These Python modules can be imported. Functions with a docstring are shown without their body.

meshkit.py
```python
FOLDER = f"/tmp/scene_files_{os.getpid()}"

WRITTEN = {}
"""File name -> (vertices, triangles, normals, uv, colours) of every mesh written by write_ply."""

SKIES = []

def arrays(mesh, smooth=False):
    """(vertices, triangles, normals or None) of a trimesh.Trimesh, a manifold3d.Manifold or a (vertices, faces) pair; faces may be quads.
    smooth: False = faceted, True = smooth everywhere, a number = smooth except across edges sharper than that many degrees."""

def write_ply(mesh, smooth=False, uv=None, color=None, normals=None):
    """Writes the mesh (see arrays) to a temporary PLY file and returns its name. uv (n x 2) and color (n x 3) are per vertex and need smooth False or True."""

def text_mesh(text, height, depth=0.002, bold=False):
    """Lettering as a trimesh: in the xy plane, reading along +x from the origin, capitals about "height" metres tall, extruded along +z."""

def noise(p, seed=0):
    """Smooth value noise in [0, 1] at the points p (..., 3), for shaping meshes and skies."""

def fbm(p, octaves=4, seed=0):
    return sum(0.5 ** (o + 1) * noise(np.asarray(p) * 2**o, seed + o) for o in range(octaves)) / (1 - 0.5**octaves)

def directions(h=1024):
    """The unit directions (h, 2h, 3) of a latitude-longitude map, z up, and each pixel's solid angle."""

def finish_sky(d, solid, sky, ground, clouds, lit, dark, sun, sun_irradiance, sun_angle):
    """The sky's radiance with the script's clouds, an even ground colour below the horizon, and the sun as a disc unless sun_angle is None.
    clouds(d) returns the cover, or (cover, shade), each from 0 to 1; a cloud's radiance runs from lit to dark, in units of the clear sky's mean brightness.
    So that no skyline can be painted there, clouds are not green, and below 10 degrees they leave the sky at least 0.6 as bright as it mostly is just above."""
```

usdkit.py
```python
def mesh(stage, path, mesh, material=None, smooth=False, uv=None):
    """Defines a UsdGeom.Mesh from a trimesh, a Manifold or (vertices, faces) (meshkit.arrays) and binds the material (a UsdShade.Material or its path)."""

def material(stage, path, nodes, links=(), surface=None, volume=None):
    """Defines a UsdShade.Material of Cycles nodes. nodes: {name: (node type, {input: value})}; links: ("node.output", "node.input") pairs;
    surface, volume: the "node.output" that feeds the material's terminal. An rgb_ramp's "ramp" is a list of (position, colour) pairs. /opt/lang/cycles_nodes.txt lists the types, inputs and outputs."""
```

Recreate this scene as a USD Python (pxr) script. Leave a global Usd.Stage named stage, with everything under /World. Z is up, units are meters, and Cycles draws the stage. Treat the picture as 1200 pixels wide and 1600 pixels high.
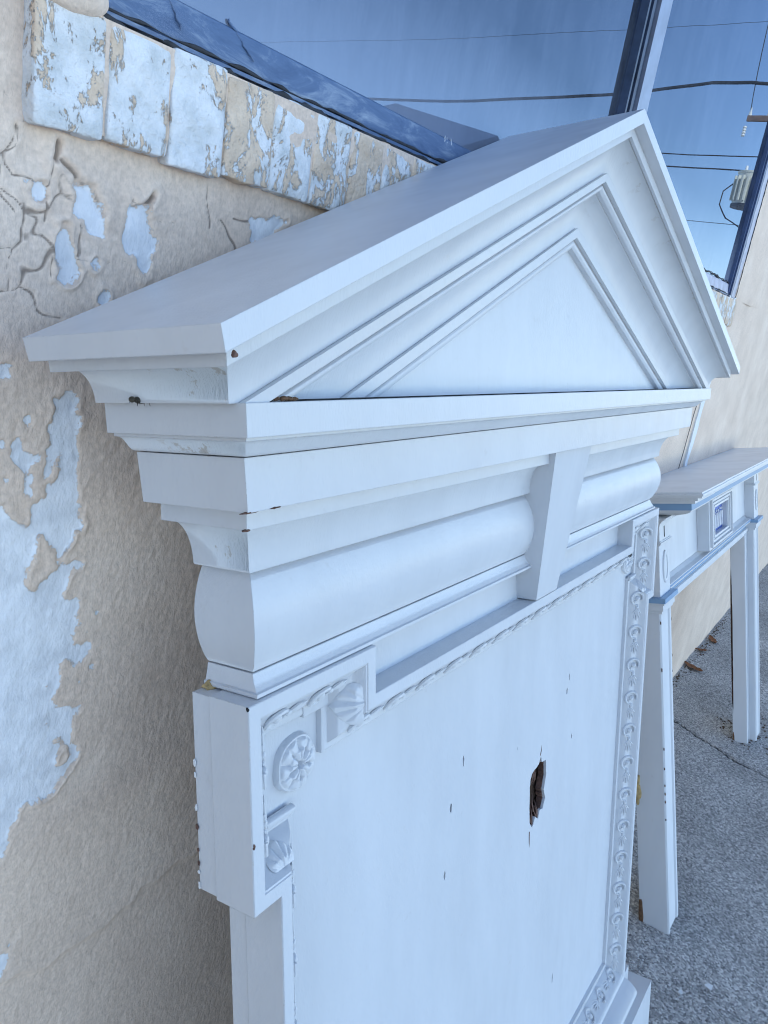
import math, random
import numpy as np, trimesh, shapely, usdkit, meshkit
from shapely.geometry import Polygon, LineString, Point
from shapely import ops
from scipy import ndimage
from pxr import Usd, UsdGeom, UsdLux, UsdShade, Sdf, Gf, Vt

stage = Usd.Stage.CreateInMemory()
UsdGeom.SetStageUpAxis(stage, UsdGeom.Tokens.z); UsdGeom.SetStageMetersPerUnit(stage, 1.0)
world = UsdGeom.Xform.Define(stage, '/World'); stage.SetDefaultPrim(world.GetPrim())
UsdGeom.Scope.Define(stage, '/World/Looks')
rnd = random.Random(7); rng = np.random.default_rng(7)

# ------------------------------------------------------------------ camera, sky, sun, exposure
EXPOSURE = 1.42
SKY = 0.12
SUN = 0.85
SUN_AZ, SUN_EL = math.radians(-38.0), math.radians(41.0)       # azimuth from +y (behind the building) towards +x
cam = UsdGeom.Camera.Define(stage, '/World/camera')
right = (0.560351, -0.811975, 0.163412); down = (-0.136776, -0.285304, -0.948627); fwd = (0.816884, 0.509213, -0.270929)
cam.AddTransformOp().Set(Gf.Matrix4d(right[0], right[1], right[2], 0, -down[0], -down[1], -down[2], 0, -fwd[0], -fwd[1], -fwd[2], 0, -1.022831, -0.539685, 1.5, 1))
cam.CreateHorizontalApertureAttr(36.0); cam.CreateVerticalApertureAttr(48.0); cam.CreateFocalLengthAttr(36.0 * 1217.1 / 1200)
cam.CreateClippingRangeAttr(Gf.Vec2f(0.02, 2000)); cam.CreateExposureAttr(EXPOSURE)
sd = np.array([math.cos(SUN_EL) * math.sin(SUN_AZ), math.cos(SUN_EL) * math.cos(SUN_AZ), math.sin(SUN_EL)])
skym = usdkit.material(stage, '/World/Looks/sky_look', {
    's': ('sky_texture', {'sky_type': 'single_scattering', 'sun_disc': False, 'sun_elevation': SUN_EL, 'sun_rotation': math.atan2(sd[0], sd[1]), 'aerosol_density': 0.8, 'air_density': 1.0, 'ozone_density': 1.3}),
    'b': ('background_shader', {'strength': SKY})}, [('s.color', 'b.color')], surface='b.background')
dome = UsdLux.DomeLight.Define(stage, '/World/sky')
UsdShade.MaterialBindingAPI.Apply(dome.GetPrim()).Bind(skym)
sun = UsdLux.DistantLight.Define(stage, '/World/sun')
sun.CreateIntensityAttr(SUN); sun.CreateAngleAttr(0.53); sun.CreateNormalizeAttr(True); sun.CreateColorAttr(Gf.Vec3f(1.0, 0.95, 0.87))
zz = sd; xx = np.cross([0, 0, 1.0], zz); xx /= np.linalg.norm(xx); yy = np.cross(zz, xx)
sun.AddTransformOp().Set(Gf.Matrix4d(*xx, 0, *yy, 0, *zz, 0, 0, 0, 10, 1))

# ------------------------------------------------------------------ helpers
used = {}
def uniq(parent, name):
    k = f'{parent}/{name}'; n = used.get(k, 0); used[k] = n + 1
    return k if n == 0 else f'{k}_{n:03d}'
def meta(p, label=None, cat=None, group=None, kind=None):
    for k, v in (('label', label), ('category', cat), ('group', group), ('kind', kind)):
        if v: p.SetCustomDataByKey(k, v)
def thing(name, label, cat, loc=(0, 0, 0), rx=0, rz=0, group=None):
    x = UsdGeom.Xform.Define(stage, uniq('/World', name)); x.AddTranslateOp().Set(Gf.Vec3d(*map(float, loc)))
    if rz: x.AddRotateZOp().Set(rz)
    if rx: x.AddRotateXOp().Set(rx)
    meta(x.GetPrim(), label, cat, group); return str(x.GetPath())
def part(parent, name, mesh, m, smooth=30, label=None, kind=None):
    p = usdkit.mesh(stage, uniq(parent, name), mesh, M[m], smooth=smooth)
    meta(p.GetPrim(), label, None, None, kind); return p
def solo(name, mesh, m, label, cat, smooth=30, group=None):
    p = usdkit.mesh(stage, uniq('/World', name), mesh, M[m], smooth=smooth); meta(p.GetPrim(), label, cat, group); return p
def cat(*ms):
    L = []
    for a in ms: L += a if isinstance(a, list) else [a]
    return trimesh.util.concatenate(L)
def box(x0, x1, y0, y1, z0, z1):
    b = trimesh.creation.box((x1 - x0, y1 - y0, z1 - z0)); b.apply_translation(((x0 + x1) / 2, (y0 + y1) / 2, (z0 + z1) / 2)); return b
def tm(v, f): return trimesh.Trimesh(np.asarray(v, float), np.asarray(f), process=False)
def grid_faces(n, m, closed=False):
    F = []
    for i in range(n - 1):
        for j in range(m if closed else m - 1):
            a, b, c, d = i * m + j, i * m + (j + 1) % m, (i + 1) * m + (j + 1) % m, (i + 1) * m + j
            F += [[a, b, c], [a, c, d]]
    return F
def fan(poly3):
    return tm(poly3, [[0, i, i + 1] for i in range(1, len(poly3) - 1)])
def tube(pts, r, n=7, caps=True):
    P = np.asarray(pts, float); r = np.broadcast_to(r, len(P)); V = []
    T = np.gradient(P, axis=0); T /= np.maximum(np.linalg.norm(T, axis=1, keepdims=True), 1e-12)
    u = np.cross(T[0], [0.31, 0.2, 0.93]); u /= np.linalg.norm(u)
    for p, t, q in zip(P, T, r):
        u = u - t * (u @ t); u /= np.linalg.norm(u); w = np.cross(t, u)
        for k in range(n):
            a = 2 * math.pi * k / n; V.append(p + q * (math.cos(a) * u + math.sin(a) * w))
    F = grid_faces(len(P), n, True)
    if caps:
        V += [P[0], P[-1]]; L = len(V)
        F += [[L - 2, (k + 1) % n, k] for k in range(n)] + [[L - 1, (len(P) - 1) * n + k, (len(P) - 1) * n + (k + 1) % n] for k in range(n)]
    m = tm(V, F); m.fix_normals(); return m
def ell(c, r, rot=None, sub=1):
    s = trimesh.creation.icosphere(subdivisions=sub); s.apply_scale(1.0); s.vertices *= np.asarray(r)
    if rot is not None: s.apply_transform(rot)
    s.apply_translation(c); return s
def plate(poly, y0, y1):
    """polygon in (x,z) -> solid between y0 (front) and y1 (back)"""
    L = []
    for g in (poly.geoms if hasattr(poly, 'geoms') else [poly]):
        if g.area < 1e-9: continue
        e = trimesh.creation.extrude_polygon(g, abs(y1 - y0)); v = e.vertices.copy()
        e.vertices = np.c_[v[:, 0], y1 - v[:, 2], v[:, 1]]; e.fix_normals(); L.append(e)
    return cat(L)
def jag(poly, amp, step=0.004, seed=1):
    """a polygon with a ragged edge"""
    r = np.random.default_rng(seed); p = poly.segmentize(step)
    def ring(c):
        c = np.array(c)[:-1]; n = len(c); k = r.normal(0, 1, (n, 2)); k = (k + np.roll(k, 1, 0) + .5 * np.roll(k, 2, 0)) / 2
        return c + k * amp
    q = Polygon(ring(p.exterior.coords), [ring(i.coords) for i in p.interiors]); return q.buffer(0)

# ------------------------------------------------------------------ materials
M = {}
def mat(name, nodes, links, surface='p.BSDF'):
    M[name] = usdkit.material(stage, '/World/Looks/' + name, nodes, links, surface=surface)
def plain(name, col, rough=0.5, metal=0.0, spec=0.5, var=0.12, scale=30, bump=0.0, bscale=200, coat=0.0):
    d = tuple(c * (1 - var) for c in col); l = tuple(min(1, c * (1 + var)) for c in col)
    nodes = {'g': ('geometry', {}), 'n': ('noise_texture', {'scale': scale, 'detail': 5.0, 'roughness': 0.6}), 'r': ('rgb_ramp', {'ramp': [(0.3, d), (0.7, l)]}),
             'p': ('principled_bsdf', {'roughness': rough, 'metallic': metal, 'specular_ior_level': spec, 'coat_weight': coat})}
    links = [('g.position', 'n.vector'), ('n.fac', 'r.fac'), ('r.color', 'p.base_color')]
    if bump:
        nodes['bn'] = ('noise_texture', {'scale': bscale, 'detail': 4.0}); nodes['b'] = ('bump', {'strength': 0.6, 'distance': bump})
        links += [('g.position', 'bn.vector'), ('bn.fac', 'b.height'), ('b.normal', 'p.normal')]
    mat(name, nodes, links)
def paint(name, col, rough=0.42, grime=0.5, bev=0.0012, wear=0.7):
    """brushed gloss paint: faint brush strokes, a little dust and sparse scuffs, rounded arrises worn here and there to an older coat"""
    d = tuple(c * 0.955 for c in col); l = tuple(min(1, c * 1.03) for c in col)
    nodes = {'g': ('geometry', {}), 'm': ('mapping', {'scale': (14.0, 14.0, 3.0)}), 'm2': ('mapping', {'scale': (5.0, 5.0, 1.2)}),
             'n': ('noise_texture', {'scale': 2.2, 'detail': 6.0, 'roughness': 0.55}), 'r': ('rgb_ramp', {'ramp': [(0.32, d), (0.68, l)]}),
             'sc': ('noise_texture', {'scale': 42.0, 'detail': 6.0, 'roughness': 0.7}), 'sm': ('map_range', {'from_min': 0.64, 'from_max': 0.72, 'clamp': True}),
             'sf': ('math', {'math_type': 'multiply', 'value2': 0.30 * grime}), 'mx': ('mix', {'color2': (0.40, 0.37, 0.33)}),
             'bn': ('noise_texture', {'scale': 30.0, 'detail': 5.0, 'roughness': 0.6}), 'bn2': ('noise_texture', {'scale': 9.0, 'detail': 2.0}),
             'bs': ('math', {'math_type': 'multiply_add', 'value2': 2.2}), 'be': ('bevel', {'samples': 4, 'radius': bev}), 'b': ('bump', {'strength': 0.4, 'distance': 0.0012}),
             'dt': ('vector_math', {'math_type': 'dot_product'}), 'ed': ('map_range', {'from_min': 0.985, 'from_max': 0.90, 'clamp': True}),
             'wn': ('noise_texture', {'scale': 38.0, 'detail': 8.0, 'roughness': 0.75}), 'wm': ('map_range', {'from_min': 0.575, 'from_max': 0.60, 'clamp': True}), 'we': ('math', {'math_type': 'multiply'}), 'ws': ('math', {'math_type': 'multiply', 'value2': wear}),
             'wc': ('rgb_ramp', {'ramp': [(0.50, (0.50, 0.47, 0.43)), (0.66, (0.36, 0.30, 0.25)), (0.72, (0.16, 0.10, 0.07))]}), 'mx2': ('mix', {}),
             'rr': ('map_range', {'to_min': rough - 0.07, 'to_max': rough + 0.1}),
             'p': ('principled_bsdf', {'specular_ior_level': 0.5})}
    links = [('g.position', 'm.vector'), ('g.position', 'm2.vector'), ('m2.vector', 'n.vector'), ('n.fac', 'r.fac'), ('g.position', 'sc.vector'), ('sc.fac', 'sm.value'), ('sm.result', 'sf.value1'),
             ('sf.value', 'mx.fac'), ('r.color', 'mx.color1'), ('mx.color', 'mx2.color1'), ('wn.fac', 'wc.fac'), ('wc.color', 'mx2.color2'), ('ws.value', 'mx2.fac'), ('mx2.color', 'p.base_color'),
             ('be.bevel', 'dt.vector1'), ('g.true_normal', 'dt.vector2'), ('dt.value', 'ed.value'), ('g.position', 'wn.vector'), ('wn.fac', 'wm.value'), ('ed.result', 'we.value1'), ('wm.result', 'we.value2'), ('we.value', 'ws.value1'),
             ('m.vector', 'bn.vector'), ('g.position', 'bn2.vector'),
             ('bn2.fac', 'bs.value1'), ('bn.fac', 'bs.value3'), ('bs.value', 'b.height'), ('be.bevel', 'b.normal'), ('b.normal', 'p.normal'), ('n.fac', 'rr.value'), ('rr.result', 'p.roughness')]
    mat(name, nodes, links)
paint('white_paint', (0.615, 0.635, 0.665), rough=0.30)
paint('white_paint_carved', (0.63, 0.65, 0.68), rough=0.30, bev=0.0006, wear=0.0)
paint('mantel_paint', (0.68, 0.695, 0.72), rough=0.33)
paint('blue_paint', (0.22, 0.36, 0.54), rough=0.4)
plain('raw_wood', (0.12, 0.066, 0.05), 0.8, var=0.45, scale=120, bump=0.001)
plain('dark_wood', (0.05, 0.025, 0.014), 0.9, var=0.5, scale=90, bump=0.001)
plain('pale_wood', (0.50, 0.36, 0.17), 0.8, var=0.3, scale=120)
plain('rotten_wood', (0.14, 0.075, 0.04), 0.9, var=0.5, scale=160, bump=0.002)
plain('gap_dark', (0.02, 0.02, 0.022), 0.9)
plain('plaque_blue', (0.10, 0.16, 0.46), 0.5)
plain('plaque_white', (0.75, 0.76, 0.78), 0.5, var=0.03)
plain('fly_body', (0.035, 0.03, 0.02), 0.35, var=0.4, scale=400)
plain('fly_wing', (0.12, 0.09, 0.05), 0.3, var=0.4, scale=400)
plain('dry_leaf', (0.22, 0.09, 0.035), 0.8, var=0.5, scale=90)
plain('paint_flake', (0.74, 0.76, 0.78), 0.6, var=0.05)
plain('soil', (0.09, 0.06, 0.04), 0.95, var=0.5, scale=60)
plain('pole_wood', (0.16, 0.10, 0.07), 0.9, var=0.4, scale=4)
plain('cable', (0.02, 0.02, 0.022), 0.6)
plain('porcelain', (0.78, 0.74, 0.66), 0.2, var=0.03)
plain('transformer_grey', (0.62, 0.58, 0.46), 0.5, var=0.08, scale=3)
plain('sealant', (0.025, 0.028, 0.035), 0.7, var=0.5, scale=80, bump=0.004, bscale=90)
plain('interior', (0.07, 0.075, 0.09), 0.9)
plain('shell', (0.42, 0.36, 0.30), 0.9, scale=2)
plain('flashing', (0.45, 0.46, 0.55), 0.6, var=0.15, scale=40, bump=0.002, bscale=80)
plain('blue_frame', (0.04, 0.07, 0.16), 0.4, var=0.25, scale=40)

# dusty aluminium of the window rails
mat('rail_metal', {'g': ('geometry', {}), 'm': ('mapping', {'scale': (1.0, 1.0, 3.5)}), 'n': ('noise_texture', {'scale': 14.0, 'detail': 8.0, 'roughness': 0.7, 'distortion': 0.6}),
    'r': ('rgb_ramp', {'ramp': [(0.35, (0.045, 0.09, 0.19)), (0.52, (0.085, 0.145, 0.265)), (0.70, (0.30, 0.37, 0.47))]}), 'v': ('voronoi_texture', {'scale': 18.0, 'feature': 'distance_to_edge'}),
    'vm': ('map_range', {'from_min': 0.0, 'from_max': 0.03, 'to_min': 0.7, 'to_max': 0.0, 'clamp': True}), 'n2': ('noise_texture', {'scale': 5.0}), 'n3': ('map_range', {'from_min': 0.55, 'from_max': 0.65, 'clamp': True}),
    'k': ('math', {'math_type': 'multiply'}), 'mx': ('mix', {'color2': (0.42, 0.47, 0.58)}), 'b': ('bump', {'strength': 0.6, 'distance': 0.002}), 'p': ('principled_bsdf', {'roughness': 0.5, 'specular_ior_level': 0.6})},
    [('g.position', 'm.vector'), ('m.vector', 'n.vector'), ('n.fac', 'r.fac'), ('n.color', 'v.vector'), ('g.position', 'n2.vector'), ('n2.fac', 'n3.value'), ('v.distance', 'vm.value'), ('vm.result', 'k.value1'), ('n3.result', 'k.value2'),
     ('k.value', 'mx.fac'), ('r.color', 'mx.color1'), ('mx.color', 'p.base_color'), ('n.fac', 'b.height'), ('b.normal', 'p.normal')])
plain('mullion_silver', (0.27, 0.31, 0.40), 0.38, metal=0.5, var=0.15, scale=25)
plain('mullion_dark', (0.035, 0.055, 0.10), 0.45, var=0.4, scale=30)
# window pane: tinted clear glass with a reflective film and streaks of dust
def glass(name, ior, dust, tint):
    mat(name, {'g': ('geometry', {}), 'm': ('mapping', {'scale': (13.0, 13.0, 4.0)}), 'n': ('noise_texture', {'scale': 1.6, 'detail': 9.0, 'roughness': 0.72, 'distortion': 0.4}),
        'n2': ('noise_texture', {'scale': 3.0, 'detail': 4.0}), 'k': ('math', {'math_type': 'multiply'}), 'd': ('map_range', {'from_min': 0.2, 'from_max': 0.42, 'to_min': 0.3 * dust, 'to_max': dust, 'clamp': True}),
        'sep': ('separate_xyz', {}), 'low': ('map_range', {'from_min': 1.69, 'from_max': 1.84, 'to_min': 0.25, 'to_max': 0.0, 'clamp': True}), 'add': ('math', {'math_type': 'add'}),
        't': ('transparent_bsdf', {'color': tint}), 'df': ('diffuse_bsdf', {'color': (0.42, 0.48, 0.62)}), 'gl': ('glossy_bsdf', {'color': (0.58, 0.75, 1.0), 'roughness': 0.0}),
        'wn': ('noise_texture', {'scale': 2.2, 'detail': 1.0}), 'wb': ('bump', {'strength': 0.12, 'distance': 0.004}),
        'f': ('fresnel', {'IOR': ior}), 'a': ('mix_closure', {}), 'p': ('mix_closure', {})},
        [('g.position', 'm.vector'), ('m.vector', 'n.vector'), ('g.position', 'n2.vector'), ('n.fac', 'k.value1'), ('n2.fac', 'k.value2'), ('k.value', 'd.value'), ('g.position', 'sep.vector'), ('sep.z', 'low.value'),
         ('d.result', 'add.value1'), ('low.result', 'add.value2'), ('g.position', 'wn.vector'), ('wn.fac', 'wb.height'), ('wb.normal', 'gl.normal'),
         ('t.BSDF', 'a.closure1'), ('df.BSDF', 'a.closure2'), ('add.value', 'a.fac'), ('a.closure', 'p.closure1'), ('gl.BSDF', 'p.closure2'), ('f.fac', 'p.fac')], surface='p.closure')
glass('pane_glass', 2.2, 0.11, (0.30, 0.36, 0.48))

# stucco: beige coat over old white paint; primvars coat (white where the coat is gone), crack, grime
BEIGE_D, BEIGE_L = (0.68, 0.54, 0.435), (0.84, 0.695, 0.575)
def stucco(name, base_white=None, edge=0.30):
    nodes = {'g': ('geometry', {}), 'c': ('attribute', {'attribute': 'coat'}), 'k': ('attribute', {'attribute': 'crack'}),
        'en': ('noise_texture', {'scale': 210.0, 'detail': 6.0, 'roughness': 0.7}), 'en2': ('noise_texture', {'scale': 28.0, 'detail': 4.0}),
        'e1': ('math', {'math_type': 'multiply_add', 'value2': edge, 'value3': -edge / 2}), 'e2': ('math', {'math_type': 'multiply_add', 'value2': edge, 'value3': -edge / 2}),
        's1': ('math', {'math_type': 'add'}), 's2': ('math', {'math_type': 'add'}), 'th': ('map_range', {'from_min': 0.495, 'from_max': 0.515, 'clamp': True}),
        'bn': ('noise_texture', {'scale': 7.0, 'detail': 6.0, 'roughness': 0.65}), 'br': ('rgb_ramp', {'ramp': [(0.3, BEIGE_D), (0.52, (0.77, 0.62, 0.505)), (0.7, BEIGE_L)]}),
        'fn': ('noise_texture', {'scale': 260.0, 'detail': 3.0}), 'fr': ('map_range', {'from_min': 0.3, 'from_max': 0.7, 'to_min': 0.88, 'to_max': 1.08}), 'bm': ('mix', {'mix_type': 'multiply', 'fac': 1.0}),
        'wn': ('noise_texture', {'scale': 45.0, 'detail': 6.0}), 'wr': ('rgb_ramp', {'ramp': [(0.3, (0.68, 0.70, 0.73)), (0.6, (0.83, 0.85, 0.88))]}),
        'm1': ('mix', {}), 'ck': ('map_range', {'from_min': 0.56, 'from_max': 0.85, 'to_min': 0.0, 'to_max': 0.75, 'clamp': True}), 'm2': ('mix', {'color2': (0.17, 0.13, 0.105)}),
        'ms': ('mapping', {'scale': (1.0, 1.0, 0.6)}), 'on': ('noise_texture', {'scale': 260.0, 'detail': 4.0, 'roughness': 0.6, 'distortion': 0.2}),
        'h': ('math', {'math_type': 'multiply_add', 'value2': -0.7}), 'b': ('bump', {'strength': 0.6, 'distance': 0.0022}), 'p': ('principled_bsdf', {'roughness': 0.8, 'specular_ior_level': 0.3})}
    links = [('g.position', 'en.vector'), ('g.position', 'en2.vector'), ('en.fac', 'e1.value1'), ('en2.fac', 'e2.value1'), ('c.fac', 's1.value1'), ('e1.value', 's1.value2'), ('s1.value', 's2.value1'), ('e2.value', 's2.value2'), ('s2.value', 'th.value'),
        ('g.position', 'bn.vector'), ('bn.fac', 'br.fac'), ('g.position', 'fn.vector'), ('fn.fac', 'fr.value'), ('br.color', 'bm.color1'), ('fr.result', 'bm.color2'), ('g.position', 'wn.vector'), ('wn.fac', 'wr.fac'),
        ('bm.color', 'm1.color1'), ('wr.color', 'm1.color2'), ('th.result', 'm1.fac'), ('k.fac', 'ck.value'), ('ck.result', 'm2.fac'), ('m1.color', 'm2.color1'), ('m2.color', 'p.base_color'),
        ('g.position', 'ms.vector'), ('ms.vector', 'on.vector'), ('th.result', 'h.value1'), ('on.fac', 'h.value3'), ('h.value', 'b.height'), ('b.normal', 'p.normal')]
    mat(name, nodes, links)
stucco('stucco')
def brickmat(name, thr):
    mat(name, {'g': ('geometry', {}), 'o': ('object_info', {}), 'a': ('math', {'math_type': 'multiply', 'value2': 37.0}), 'cx': ('combine_xyz', {}), 'va': ('vector_math', {'math_type': 'add'}),
        'm': ('mapping', {'scale': (1.0, 1.0, 0.55)}), 'n': ('noise_texture', {'scale': 42.0, 'detail': 10.0, 'roughness': 0.74, 'distortion': 0.4}), 'th': ('map_range', {'from_min': thr - 0.008, 'from_max': thr + 0.008, 'clamp': True}),
        'n2': ('noise_texture', {'scale': 60.0, 'detail': 5.0}), 'w': ('rgb_ramp', {'ramp': [(0.3, (0.60, 0.62, 0.62)), (0.6, (0.78, 0.79, 0.80))]}), 'bg': ('rgb_ramp', {'ramp': [(0.3, (0.60, 0.465, 0.345)), (0.7, (0.76, 0.61, 0.47))]}),
        'mx': ('mix', {}), 'on': ('noise_texture', {'scale': 210.0, 'detail': 4.0}), 'h': ('math', {'math_type': 'multiply_add', 'value2': 0.6}), 'b': ('bump', {'strength': 0.9, 'distance': 0.003}), 'p': ('principled_bsdf', {'roughness': 0.75, 'specular_ior_level': 0.3})},
        [('o.random', 'a.value1'), ('a.value', 'cx.x'), ('g.position', 'va.vector1'), ('cx.vector', 'va.vector2'), ('va.vector', 'm.vector'), ('m.vector', 'n.vector'), ('n.fac', 'th.value'), ('va.vector', 'n2.vector'), ('n2.fac', 'w.fac'), ('n2.fac', 'bg.fac'),
         ('w.color', 'mx.color1'), ('bg.color', 'mx.color2'), ('th.result', 'mx.fac'), ('mx.color', 'p.base_color'), ('g.position', 'on.vector'), ('th.result', 'h.value1'), ('on.fac', 'h.value3'), ('h.value', 'b.height'), ('b.normal', 'p.normal')])
brickmat('brick_white', 0.555); brickmat('brick_mixed', 0.505); brickmat('brick_beige', 0.46)
# asphalt: grey binder with pale and dark aggregate
mat('asphalt', {'g': ('geometry', {}), 'v': ('voronoi_texture', {'scale': 200.0, 'randomness': 1.0}), 'vb': ('rgb_to_bw', {}), 'r': ('rgb_ramp', {'ramp': [(0.0, (0.14, 0.14, 0.145)), (0.3, (0.31, 0.308, 0.305)), (0.6, (0.48, 0.472, 0.46)), (1.0, (0.80, 0.785, 0.76))]}),
    'n': ('noise_texture', {'scale': 3.0, 'detail': 5.0}), 'nr': ('map_range', {'from_min': 0.3, 'from_max': 0.7, 'to_min': 0.75, 'to_max': 1.2}), 'm': ('mix', {'mix_type': 'multiply', 'fac': 1.0}),
    'k': ('attribute', {'attribute': 'crack'}), 'ck': ('map_range', {'from_min': 0.35, 'from_max': 0.75, 'to_min': 0.0, 'to_max': 0.9, 'clamp': True}), 'm2': ('mix', {'color2': (0.012, 0.012, 0.013)}),
    'bn': ('noise_texture', {'scale': 330.0, 'detail': 2.0}), 'h': ('math', {'math_type': 'multiply_add', 'value2': -1.0}), 'b': ('bump', {'strength': 0.9, 'distance': 0.004}), 'p': ('principled_bsdf', {'roughness': 0.85, 'specular_ior_level': 0.3})},
    [('g.position', 'v.vector'), ('v.color', 'vb.color'), ('vb.val', 'r.fac'), ('g.position', 'n.vector'), ('n.fac', 'nr.value'), ('r.color', 'm.color1'), ('nr.result', 'm.color2'), ('k.fac', 'ck.value'), ('ck.result', 'm2.fac'), ('m.color', 'm2.color1'), ('m2.color', 'p.base_color'),
     ('g.position', 'bn.vector'), ('v.distance', 'h.value1'), ('bn.fac', 'h.value3'), ('h.value', 'b.height'), ('b.normal', 'p.normal')])

# ------------------------------------------------------------------ ground
def put_attr(p, **kw):
    for k, v in kw.items():
        UsdGeom.PrimvarsAPI(p).CreatePrimvar(k, Sdf.ValueTypeNames.FloatArray, 'vertex').Set(Vt.FloatArray.FromNumpy(np.asarray(v, np.float32)))
def line_dist(lines, X, Z):
    pts = shapely.points(X.ravel(), Z.ravel()); d = np.full(X.size, 9.0)
    for l in lines: d = np.minimum(d, shapely.distance(LineString(l), pts))
    return d.reshape(X.shape)
def quads(n, m):
    i = np.arange(n * m).reshape(n, m); a, b, c, d = i[:-1, :-1].ravel(), i[:-1, 1:].ravel(), i[1:, 1:].ravel(), i[1:, :-1].ravel()
    return np.r_[np.c_[a, b, c], np.c_[a, c, d]]
gx = np.arange(-1.6, 5.2, 0.012); gy = np.arange(-1.3, 0.035, 0.008)
GX, GY = np.meshgrid(gx, gy); nz = ndimage.gaussian_filter(rng.normal(0, 1, GX.shape), (6, 4)); nz /= nz.std(); nf = rng.normal(0, 1, GX.shape)
ck = line_dist([[(2.20, 0.02), (2.164, -.154), (2.126, -.225), (2.095, -.308), (2.05, -.387), (2.042, -.506), (1.98, -.65), (1.99, -.8), (1.93, -1.0), (1.9, -1.3)]], GX, GY)
ckv = np.clip(1 - ck / 0.013, 0, 1)
GZ = nz * 0.0015 + nf * 0.0009 - 0.008 * (ckv > 0.4)
g = usdkit.mesh(stage, '/World/asphalt_ground', (np.c_[GX.ravel(), GY.ravel(), GZ.ravel()], quads(*GX.shape)), M['asphalt'], smooth=True)
put_attr(g, crack=ckv.ravel()); meta(g.GetPrim(), 'worn grey asphalt strip along the foot of the stucco wall', 'asphalt', None, 'structure')
L = 900
g = usdkit.mesh(stage, '/World/ground', ([(-L, -L, -.012), (L, -L, -.012), (L, L, -.012), (-L, L, -.012)], [[0, 1, 2], [0, 2, 3]]), M['asphalt'])
meta(g.GetPrim(), 'grey asphalt lot running out to the horizon', 'ground', None, 'structure')

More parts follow.
